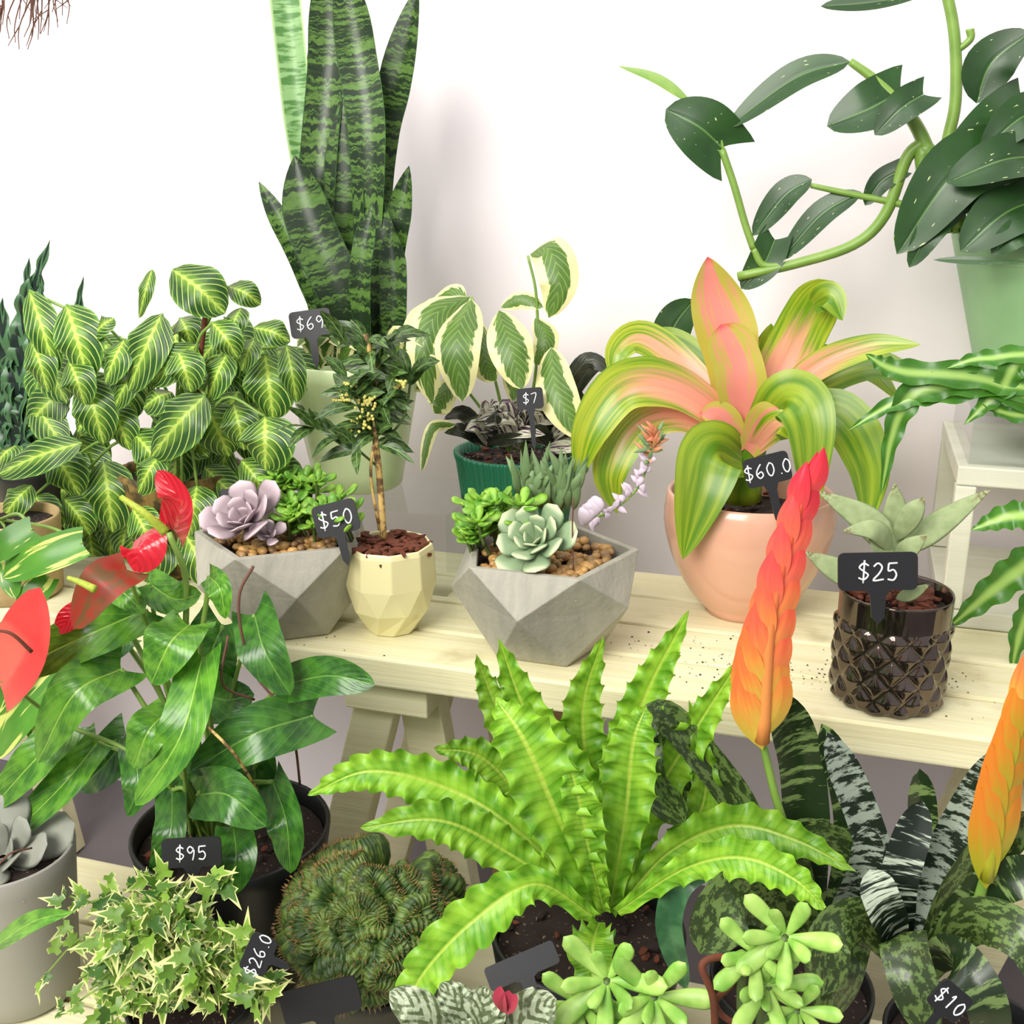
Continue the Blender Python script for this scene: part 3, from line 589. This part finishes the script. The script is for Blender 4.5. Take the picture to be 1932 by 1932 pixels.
ph([(1880,330,-.02),(1780,370,-.05),(1730,460,-.06)],120); ph([(1960,250,-.02),(1880,300,-.05),(1800,400,-.06)],120); ph([(2000,400,0),(1930,330,-.03),(1850,300,-.04)],110)
ph([(1310,565,.1),(1270,620,.1),(1240,710,.09)],70,pf='oval',lobe=0); ph([(2020,330),(2060,380),(2100,440)],120); ph([(1950,300,.05),(2000,200,.05),(2050,150,.05)],120)
b.L([(1760,490,y-.12),(1850,492,y-.13),(1940,495,y-.13)],16,M_phil,pf='lance')
b.obj('leaves',g)
# ================================================================== STRAP FERN right
g=group('potted_strap_fern',(.42,-.40,T+.001))
pot(g,wallpot(.05,.07,.12),M_black,.064,.105)
b=MB()
def fr(pts,w,yy=-.36,m=M_strap): b.L([(p[0],p[1],yy) for p in pts],w,m,pf='frond',wave=.25,freq=8,ruff=.12,nv=50,jit=.1,nu=8)
for pts,w in (([(2160,900),(2000,690),(1860,676),(1785,695)],36),([(2160,900),(1950,690),(1885,740),(1818,802)],48),([(2160,900),(1960,740),(1800,740),(1690,760),(1600,812)],44),([(2160,900),(1900,745),(1745,735),(1690,800),(1662,935)],54),([(2160,900),(1900,730),(1700,700),(1632,668)],50),([(2160,900),(1990,965),(1900,975),(1832,1000)],56),([(2160,900),(2000,1020),(1890,1100),(1788,1186)],70),([(2160,900),(1990,1080),(1930,1180),(1908,1268)],50),([(2160,900),(2000,800),(1900,780),(1850,760)],34)): fr(pts,w)
b.obj('fronds',g)
# ================================================================== GLASS + KALANCHOE
g=group('potted_kalanchoe',(.066,-.483,T+.001)); c=Vector(g.location); b=MB(); rows=[]; H=.112; nz=72; ns=192
for i in range(nz+1):
    q=i/nz; z=H*q; r=.0525+.001*q
    if q<.06: r-= .006*(1-q/.06)**2
    row=[]
    for j in range(ns):
        t=2*math.pi*j/ns; dsp=0
        if q<.76:
            A=t*12; B=q*math.pi*7.2
            dsp=min(abs(math.sin((A+B)*.5)),abs(math.sin((A-B)*.5)))*.0046-.0008
        row.append(c+Vector((math.cos(t)*(r+dsp),math.sin(t)*(r+dsp),z)))
    rows.append(row)
for r,z in ((.053,H+.002),(.051,H),(.050,.02)): rows.append([c+Vector((math.cos(t)*r,math.sin(t)*r,z)) for t in [2*math.pi*j/ns for j in range(ns)]])
b.grid(rows,M_smoke,closed=True); b.lathe(c,[(.001,.0),(.046,0)],M_smoke,ns); b.obj('glass_pot',g)
b=MB(); b.lathe(c,[(.001,.098),(.0495,.098)],M_soil,32)
for i in range(90):
    r=.045*math.sqrt(R()); t=R()*6.3; b.blob(c+Vector((math.cos(t)*r,math.sin(t)*r,.1+U(0,.008))),U(.004,.008),M_bark,(1.5,.7,.5),6,False,.3)
b.obj('bark_chips',g)
b=MB(); y=-.483
def ka(pts,w): b.L([(p[0],p[1],y+(p[2] if len(p)>2 else 0)) for p in pts],w,M_kal,pf='lance',fat=.15,nv=16,jit=.12)
b.TP([(1690,1110,y),(1688,1050,y),(1692,990,y)],18,M_kal,12)
ka([(1685,1045),(1640,985),(1541,926)],60); ka([(1690,1050,.02),(1690,980,.02),(1688,910,.02)],54); ka([(1695,1045),(1770,990),(1870,922)],52); ka([(1685,1040,-.02),(1650,1000,-.04),(1588,1002,-.04)],42); ka([(1660,1100),(1590,1080),(1516,1040)],52)
ka([(1690,1020,-.01),(1720,970,-.02),(1745,938,-.02)],44); ka([(1690,1060,-.03),(1715,1035,-.05),(1750,1008,-.05)],40); ka([(1690,1130,-.03),(1720,1120,-.04),(1755,1102,-.04)],26); ka([(1690,1060,-.02),(1660,1030,-.03),(1636,1010,-.04)],40)
b.obj('leaves',g); sign(g,(1656,1078,-.55),150,72,'$25',-1,64)
# ================================================================== ANTHURIUM
g=group('potted_anthurium',(-.559,-.70,.301))
pot(g,wallpot(.075,.10,.165,.005),M_black,.093,.145,chips=40)
b=MB(); y=-.70
def an(pts,w,m=M_anth,**k): b.L([(p[0],p[1],y+(p[2] if len(p)>2 else 0)) for p in pts],w*1.18,m,**dict(dict(pf='heart',lobe=.55,cup=.18,nv=18,nu=8,jit=.15,wave=.07,freq=1.5),**k))
def st_(pts,w=9,m=M_stem): b.TP([(p[0],p[1],y+(p[2] if len(p)>2 else 0)) for p in pts],w,m,seg=6)
AN=[([(275,1150,0),(140,1210,-.05),(-10,1282,-.06)],98,0),([(382,1240,-.04),(340,1390,-.09),(255,1520,-.09)],96,0),([(228,1262,-.03),(140,1310,-.08),(70,1440,-.08)],104,0),([(130,1370,-.04),(60,1440,-.07),(-20,1530,-.07)],80,0),([(185,1400,-.02),(110,1490,-.06),(-5,1600,-.07)],78,0),([(318,1340,-.05),(280,1380,-.09),(252,1450,-.09)],84,0),([(480,1160,0),(500,1230,-.03),(548,1312,-.03)],98,1),([(525,1295,0),(620,1275,-.03),(708,1292,-.03)],80,1),([(590,1350,0),(480,1385,-.05),(358,1455,-.06)],112,1),([(372,1500,-.05),(430,1500,-.09),(502,1560,-.09)],104,1),([(515,1475,-.03),(540,1550,-.07),(548,1648,-.07)],80,1),([(325,1490,-.03),(320,1580,-.07),(285,1665,-.07)],66,1),([(355,1180,-.02),(320,1215,-.06),(285,1290,-.06)],108,0),([(395,1088,0),(415,1110,-.02),(425,1168,-.02)],54,0),([(195,1100,0),(235,1120,-.03),(272,1158,-.03)],56,0),([(440,1560,-.05),(445,1620,-.09),(425,1692,-.09)],86,1),([(420,1180,.03),(400,1240,.02),(430,1300,.02)],110,1),([(240,1390,.02),(200,1440,.0),(150,1490,0)],90,1),([(350,1290,.02),(420,1320,.0),(480,1310,0)],100,1),([(440,1400,.02),(480,1450,0),(470,1520,0)],90,1),([(230,1200,.02),(180,1230,0),(120,1260,0)],80,1),([(300,1420,.02),(350,1440,0),(390,1430,0)],90,1),([(280,1100,.02),(330,1130,0),(380,1120,0)],70,0),([(250,1400,-.02),(260,1480,-.05),(240,1540,-.05)],60,1)]
for pts,w,d in AN:
    an(pts,w,M_anthd if d else M_anth); p=pts[0]; st_([(400+U(-40,40),1590),((p[0]+400)/2+U(-20,20),(p[1]+1500)/2,p[2]),p],U(7,10))
st_([(352,1500),(350,1220),(350,1090),(318,1005)],12)
FN=Vector((0,-1,.15))
b.L([(330,1002,y-.03),(338,945,y-.05),(296,888,y-.05)],92,M_red,pf='heart',lobe=.35,nv=18,nu=10,cup=.25,N=FN,jit=0)
b.L([(275,1004,y-.04),(264,1035,y-.06),(252,1078,y-.06)],128,M_red,pf='heart',lobe=.15,nv=18,nu=10,cup=-.2,jit=0,N=FN)
b.TP([(312,1004,y-.07),(275,970,y-.08),(228,938,y-.08)],20,M_spad,11)
b.L([(240,1075,y-.06),(190,1105,y-.09),(138,1186,y-.09)],104,M_rust,pf='heart',lobe=.4,nv=16,jit=0,N=FN); b.TP([(180,1112,y-.11),(150,1098,y-.11),(128,1090,y-.11)],16,M_spad,8)
b.L([(0,1292,y-.06),(50,1215,y-.09),(76,1108,y-.09)],150,M_coral,pf='heart',lobe=.3,nv=18,nu=10,jit=0,N=FN); b.L([(155,1150,y-.04),(130,1168,y-.05),(105,1192,y-.05)],56,M_red,pf='heart',lobe=.3,jit=0,N=FN)
b.TP([(60,1230,y-.11),(20,1195,y-.12),(-20,1190,y-.12)],8,M_bark,5)
b.TP([(240,1078,y-.05),(300,1250,y),(380,1560,y)],8,M_stem); b.TP([(10,1285,y-.05),(160,1400,y),(370,1560,y)],8,M_stem)
b.TP([(478,1068,y-.02),(452,1120,y-.03),(455,1190,y-.03),(480,1270,y-.02),(535,1340,y-.02),(556,1400,y-.02),(566,1480,y)],6,M_twig,5,n=50); b.TP([(380,1360,y-.08),(440,1420,y-.08),(485,1490,y-.05)],6,M_trunk); b.TP([(430,1200,y-.04),(420,1290,y-.04),(480,1320,y-.02)],5,M_twig)
b.obj('plant',g); sign(g,(362,1608,-.82),112,56,'$95',-3,70)
# ================================================================== CRISPY FERN
g=group('potted_birds_nest_fern',(-.177,-.74,.301))
pot(g,wallpot(.065,.087,.158,.005),M_black,.08,.143,chips=30)
b=MB(); y=-.74
def fe(pts,w):
    P=[D(q[0],q[1],y+q[2]) for q in pts]; ln=sum((P[i+1]-P[i]).length for i in range(len(P)-1))
    b.L([(p[0],p[1],y+p[2]) for p in pts],w*1.05,M_fern,pf='frond',wave=.34,freq=ln/.021,ruff=.10,nv=120,nu=10,jit=.08,cup=.32,pw=2.6,tc=.08)
FE=[([(1140,1720,.02),(1100,1520,.04),(1000,1360,.05),(940,1205,.04)],100),([(1140,1720,.03),(1115,1500,.06),(1100,1340,.07),(1138,1200,.06)],88),([(1150,1720,.02),(1165,1500,.04),(1215,1320,.05),(1300,1152,.04)],92),([(1180,1700,.03),(1230,1520,.05),(1310,1380,.05),(1398,1242,.04)],80),([(1140,1720,.02),(1030,1500,.03),(940,1340,.04),(898,1235,.03)],70),([(1130,1720,0),(980,1570,0),(850,1490,0),(700,1455,-.02),(580,1500,-.03)],92),([(1130,1720,.02),(1000,1530,.03),(910,1430,.02),(818,1412,0)],80),([(1120,1720,-.02),(960,1610,-.03),(830,1548,-.05),(678,1562,-.07)],88),([(1160,1720,0),(1260,1610,0),(1380,1558,-.01),(1500,1585,-.02),(1615,1645,-.04)],82),([(1165,1720,-.03),(1290,1640,-.05),(1400,1618,-.06),(1500,1660,-.07),(1560,1722,-.08)],76),([(1150,1720,0),(1180,1540,-.01),(1195,1400,-.01),(1220,1330,0)],104),([(1130,1720,-.02),(1060,1560,-.05),(990,1400,-.06),(935,1318,-.05)],132),([(1120,1730,-.04),(1010,1668,-.07),(890,1740,-.1),(790,1850,-.12),(775,1925,-.12)],92),([(1130,1740,-.05),(1118,1790,-.10),(1120,1900,-.12)],84),([(1150,1720,.05),(1250,1640,.05),(1330,1500,.05),(1300,1320,.05)],70),([(1140,1720,-.02),(1110,1600,-.04),(1090,1500,-.05),(1070,1430,-.05)],80)]
for p,w in FE: fe(p,w)
b.obj('fronds',g); sign(g,(985,1822,-.86),140,44,'',-22,30,lean=1.2)
# ================================================================== CRESTED CACTUS
g=group('potted_crested_cactus',(-.382,-.75,.301)); c=Vector(g.location)
pot(g,wallpot(.055,.068,.085,.005),M_black,.062,.075)
b=MB(); O=c+Vector((0,0,.125)); b.blob(O,.060,M_cact,(1,1,.85),24)
def ridge(a0,e0,da,de,am,ph,r,lift):
    n=130; rows=[]; P=[]
    for i in range(n+1):
        q=i/n; a=a0+da*q+am*math.sin(q*9+ph)*.6; e=e0+de*q+am*math.cos(q*9+ph)*.5
        P.append(O+Vector((math.cos(a)*math.cos(e),math.sin(a)*math.cos(e),math.sin(e)*.9))*(.064+lift))
    for i in range(n+1):
        T=(P[min(n,i+1)]-P[max(0,i-1)]).normalized(); o=(P[i]-O).normalized(); s=T.cross(o).normalized(); o=s.cross(T)
        rr=r*(1+.16*math.cos(i*math.pi*2/3.5))*min(1,.3+math.sin(math.pi*i/n)*3)
        rows.append([P[i]+(s*math.cos(t)*.75+o*math.sin(t)*1.25)*rr for t in [2*math.pi*j/10 for j in range(10)]])
        if i%3==0:
            tp=P[i]+o*rr*1.25
            for k in (-1,0,1):
                ti=tp+o*.004+s*k*.004; o_=len(b.v); b.v+=[tuple(tp+T*.0006+s*k*.002),tuple(tp-T*.0006+s*k*.002),tuple(ti)]; b.face((o_,o_+1,o_+2),[(0,0)]*3,M_spine)
    b.grid(rows,M_cact,closed=True,capn=True)
for i in range(14):
    ridge(i*.9+U(-.2,.2),U(-.3,1.0),U(-1.3,1.3),U(-.8,.8),U(.3,.7),R()*6,U(.010,.015),U(0,.012))
for i in range(5):
    for j in range(5):
        ridge(-math.pi/2-1.2+.6*i+U(-.15,.15)-.2,-.15+.32*j+U(-.1,.1),U(.5,.9)*random.choice((-1,1)),U(-.3,.3),U(.25,.45),R()*6,U(.010,.014),U(0,.012))
b.obj('cactus',g)
sign(g,(605,1888,-.88),150,66,'',-14,40)
# ================================================================== IVY
g=group('potted_variegated_ivy',(-.517,-.85,.301))
pot(g,wallpot(.045,.058,.09),M_black,.052,.08)
b=MB()
def ivy(c,s,N,d):
    N=N.normalized(); d=(d-N*d.dot(N)).normalized(); x=d.cross(N); o=len(b.v); pts=[(0,-.05),(.24,-.18),(.42,.05),(.22,.2),(.36,.55),(.17,.55),(0,1.35),(-.17,.55),(-.36,.55),(-.22,.2),(-.42,.05),(-.24,-.18)]
    b.v.append(tuple(c+d*s*.25-N*s*.06)); k=len(pts)
    for px,py in pts: b.v.append(tuple(c+x*px*s+d*py*s+N*s*(abs(px)*.2)-N*s*.12*max(0,py-.5)))
    rn=(R(),1)
    for i in range(k):
        j=(i+1)%k; r1=.55+.45*math.hypot(*pts[i]); r2=.55+.45*math.hypot(*pts[j]); b.face((o,o+1+i,o+1+j),((i/k,0.2),(i/k,min(1,r1)),((i+1)/k,min(1,r2))),M_ivy,rn)
stems=[]
for i in range(84):
    a=U(0,math.pi*2); l=U(0,1)**.5*(1+.25*math.sin(3*a+1)); e=(320+math.cos(a)*l*190,1812+math.sin(a)*l*125); yy=-.87+U(-.07,.06); stems.append([(350,1850,-.85),((350+e[0])/2,(1830+e[1])/2-50,yy),(e[0],e[1],yy)])
stems+= [[(330,1840,-.86),(220,1700,-.86),(110,1730,-.86)],[(330,1850,-.88),(180,1760,-.88),(75,1850,-.88)],[(330,1850,-.86),(250,1720,-.84),(200,1668,-.84)],[(330,1850,-.9),(200,1860,-.92),(110,1920,-.92)],[(330,1850,-.9),(260,1880,-.93),(200,1925,-.93)],[(350,1850,-.9),(430,1850,-.93),(500,1900,-.93)],[(330,1850,-.88),(200,1720,-.88),(130,1690,-.88)],[(350,1850,-.88),(400,1700,-.88),(420,1650,-.88)],[(350,1850,-.88),(310,1700,-.88),(280,1650,-.88)]]
for s_ in stems:
    b.TP(s_,4,M_stem,seg=5); Q=[D(*p) for p in s_]
    for k in range(8):
        q=.35+.65*k/7; p=cat(Q,q)+Vector((U(-.008,.008),U(-.01,.005),U(-.006,.008))); ivy(p,U(.011,.021),Vector((U(-.8,.8),-.7,U(0,1.2))),Vector((U(-1,1),U(-.3,.3),U(-.8,.6))))
b.obj('ivy',g); sign(g,(488,1800,-.95),74,52,'$26.0',-66,40)
# ================================================================== GREY POT, bottom left
g=group('potted_grey_echeveria',(-.755,-.80,.301))
pot(g,wallpot(.055,.068,.165,.004),M_greyp,.062,.15)
b=MB(); M_ge=mat('grey_echeveria',lambda c:c.mix(c.uvn(2,3),S(120,124,112),S(160,162,148)),.6)
rosette(b,D(5,1620,-.80),.070,M_ge,16,Vector((.2,-.5,.8)),wr=.62,fat=.15); b.TP([(60,1600,-.83),(20,1610,-.85),(-10,1640,-.86)],4,M_twig)
b.L([(-30,1800,-.9),(60,1740,-.92),(140,1720,-.93)],40,M_anth,pf='lance')
b.obj('rosette',g)
# ================================================================== VRIESEAS
def spike(b,ax,y,n,w,ln,mats,spread=.36):
    Q=[D(p[0],p[1],y) for p in ax]; k=scl(Q[0])
    for i in range(n):
        q=i/n*.90; c0=cat(Q,q); T=(cat(Q,min(1,q+.05))-cat(Q,q-.05 if q>.05 else 0)).normalized(); sd=RT*(1 if i%2 else -1); l=ln*k*(1-.45*q)
        d=(T*1+sd*(spread*(1-.8*q))).normalized(); N=Vector((.0,-1,.1))+sd*.3
        b.leaf([c0-T*l*.1,c0+d*l*.45+sd*w*k*.12-FW*.003,c0+T*l*.85+sd*w*k*(.62-.56*q)+T*l*.1],w*k*(1-.45*q),mats[min(len(mats)-1,int(q*len(mats)))],N=N,pf='lance',cup=-.35,nv=12,jit=.04)
    b.leaf([cat(Q,.7),cat(Q,.85),cat(Q,1)],w*k*.6,mats[-1],pf='lance',cup=-.5,N=Vector((0,-1,.1)),jit=0)
    b.tube([cat(Q,0),cat(Q,.5),cat(Q,.9)],w*k*.22,w*k*.1,mats[1],8)
def vr(pts,w,m,y,**k): b.L([(p[0],p[1],y+(p[2] if len(p)>2 else 0)) for p in pts],w,m,**dict(dict(pf='tongue',cup=.25,nv=24,nu=8,jit=.12),**k))
g=group('potted_flaming_sword_bromeliad',(.0,-.72,.301))
pot(g,wallpot(.055,.07,.13),M_black,.065,.115)
b=MB(); y=-.72
b.TP([(1520,1760,y),(1490,1600,y),(1460,1490,y),(1435,1385,y)],20,M_stem,14); spike(b,[(1438,1400),(1436,1290),(1458,1150),(1495,1000),(1543,850)],y-.01,18,64,165,SP[:4])
vr([(1530,1760),(1520,1560,.03),(1505,1420,.03),(1462,1305,.0)],96,M_vri,y); vr([(1500,1760),(1420,1560,.03),(1330,1430,.03),(1250,1350,.02),(1200,1400,0)],70,M_vrim,y); vr([(1560,1760),(1600,1600,.03),(1590,1480,.03),(1550,1365,.02)],64,M_vri,y)
vr([(1530,1780),(1470,1700,-.04),(1390,1690,-.08),(1320,1800,-.1)],130,M_vrim,y); vr([(1500,1760),(1340,1600,.02),(1250,1440,.03),(1225,1360,.03)],70,M_vrim,y+.03); vr([(1230,1380,.02),(1225,1470,0),(1292,1552,0)],70,M_vrim,y)
vr([(1540,1760),(1480,1620,.0),(1400,1520,.0)],60,M_vri,y); vr([(1560,1770),(1620,1660,-.02),(1640,1560,-.02)],70,M_vris,y); vr([(1520,1770),(1500,1650,-.03),(1480,1560,-.03)],70,M_vrim,y)
vr([(1500,1790),(1400,1640,-.03),(1300,1650,-.05),(1262,1740,-.06),(1295,1870,-.06)],58,M_blue,y); vr([(1560,1780),(1610,1740,-.04),(1590,1830,-.08),(1560,1930,-.08)],100,M_vrim,y)
vr([(1550,1770),(1440,1740,.02),(1350,1640,.02)],60,M_vri,y)
b.obj('plant',g)
g=group('potted_flaming_sword_bromeliad',(.145,-.75,.301))
pot(g,wallpot(.055,.07,.13),M_black,.065,.115)
b=MB(); y=-.76
b.TP([(1790,1900,y),(1830,1760,y-.02),(1862,1640,y-.02)],26,M_stem,20); spike(b,[(1862,1660),(1880,1530),(1908,1400),(1945,1240)],y-.03,14,58,210,[SP[4],SP[4],SP[0]],.15)
vr([(1720,1820),(1680,1700,.02),(1620,1520,.03),(1560,1380,.03)],72,M_vris,y+.03); vr([(1720,1820),(1760,1660,.02),(1830,1520,.02),(1905,1405,.02)],78,M_vris,y); vr([(1700,1800),(1690,1680,-.02),(1740,1510,0)],80,M_vrib,y); vr([(1700,1790,-.02),(1670,1720,-.05),(1640,1640,-.05)],80,M_vrib,y)
vr([(1720,1800),(1740,1600,.05),(1735,1450,.05)],60,M_vri,y); vr([(1740,1820),(1830,1650,0),(1940,1530,0)],90,M_vrim,y); vr([(1740,1830),(1860,1680,-.02),(1980,1640,-.02)],90,M_vri,y); vr([(1720,1830),(1640,1740,-.04),(1570,1760,-.07),(1550,1880,-.08)],100,M_vrim,y)
vr([(1740,1840),(1830,1740,-.04),(1930,1770,-.07),(1990,1870,-.08)],100,M_vrim,y); vr([(1720,1840),(1700,1760,-.05),(1720,1840,-.09),(1760,1960,-.1)],100,M_vrim,y); vr([(1730,1840),(1790,1800,-.05),(1850,1870,-.08),(1880,1980,-.08)],90,M_vri,y)
vr([(1730,1810),(1650,1640,.04),(1560,1580,.04),(1490,1600,.03)],60,M_vrim,y+.02); vr([(1730,1810),(1850,1600,.06),(1960,1560,.05)],70,M_vri,y)
b.obj('plant',g); sign(g,(1792,1888,-.92),70,60,'$10',40,40)
# ================================================================== BOTTOM: succulents, begonia
g=group('potted_stonecrop',(.0,-.95,.301)); 
pot(g,wallpot(.05,.065,.11),M_greyp,.06,.10)
b=MB()
for u0,v0,r_ in ((1145,1850,.042),(1235,1880,.040),(1095,1895,.034),(1425,1800,.032),(1482,1768,.036),(1450,1860,.034),(1505,1905,.028),(1180,1925,.034)):
    p=D(u0,v0,-.95); rosette(b,p,r_,M_jadel,9,Vector((U(-.3,.3),-.8,.5)),wr=.30,fat=.45,el0=.05,el1=.9,shr=.45); b.tube([p,p+Vector((U(-.01,.01),.01,-.05)),Vector((.0,-.95,.40))],.003,.004,M_stemd,6)
b.TP([(1350,1960,-.95),(1345,1880,-.96),(1325,1820,-.96),(1370,1808,-.95),(1385,1850,-.94),(1350,1890,-.93),(1375,1925,-.93),(1430,1940,-.93)],15,M_bark,12,n=60)
b.obj('succulent',g)
g=group('potted_begonia',tuple(D(900,1990,-.97).xy)+(.301,))
pot(g,wallpot(.04,.055,.09),M_black,.05,.08)
b=MB()
for u0,v0,u1,v1,w in ((840,1960,735,1870,95),(900,1960,830,1855,90),(900,1970,920,1862,110),(960,1960,1050,1885,120),(880,1980,960,1895,90),(930,1990,850,1925,110)): b.L([(u0,v0,-.97),((u0+u1)/2,(v0+v1)/2-10,-.98),(u1,v1,-.98)],w,M_beg,pf='heart',lobe=.3,wave=.15,freq=4,nv=24,N=Vector((0,-.6,.8)))
M_bp=mat('begonia_bud',S(180,50,76),.5,.1)
for i in range(3): b.L([(950,1910,-.99),(960+i*15-15,1860+i*8,-1.0)],30,M_bp,pf='oval')
b.obj('leaves',g)
# ================================================================== hanging twigs
b=MB(); y=-.35; top=D(40,-160,y); b.tube([top,top+UP*.6+Vector((0,.17,.2)),Vector((top.x,-.005,top.z+.9))],.002,.002,M_twig,5)
for i in range(34):
    e=(U(-60,132),U(20,98)); p=[(40+U(-30,30),-160,y),(e[0]*.7+20+U(-25,25),-70+U(-20,20),y+U(-.03,.03)),(e[0]+U(-15,15),e[1]-45,y),(e[0],e[1],y)]
    b.TP(p,4,M_twig,1.5,seg=4)
    if R()<.8: b.TP([(p[2][0],p[2][1],y),(e[0]+U(-25,25),e[1]-U(0,30),y)],2.5,M_twig,1.2,seg=4)
b.obj('hanging_twig_bundle',None)
# ================================================================== LIGHT
w=bpy.data.worlds.new('w'); sc.world=w; w.use_nodes=True; w.node_tree.nodes['Background'].inputs[0].default_value=(.96,.93,1,1); w.node_tree.nodes['Background'].inputs[1].default_value=.62
def area(name,loc,tgt,sx,sy,pw,col):
    l=bpy.data.lights.new(name,'AREA'); l.shape='RECTANGLE'; l.size=sx; l.size_y=sy; l.energy=pw; l.color=col
    o=bpy.data.objects.new(name,l); sc.collection.objects.link(o); o.location=loc; o.rotation_euler=(Vector(tgt)-Vector(loc)).to_track_quat('-Z','Y').to_euler()
area('window_light',(-.95,-2.7,2.35),(-.3,-.2,.9),1.8,1.5,106,(1,.965,.90))
area('added_wall_wash',(-.6,-.85,2.4),(-.6,0,1.35),2.2,.4,14,(1,.97,.95))  # added unseen lamp: brightens the upper wall so it falls off downwards
sc.view_settings.view_transform='Standard'; sc.view_settings.look='None'; sc.view_settings.exposure=0
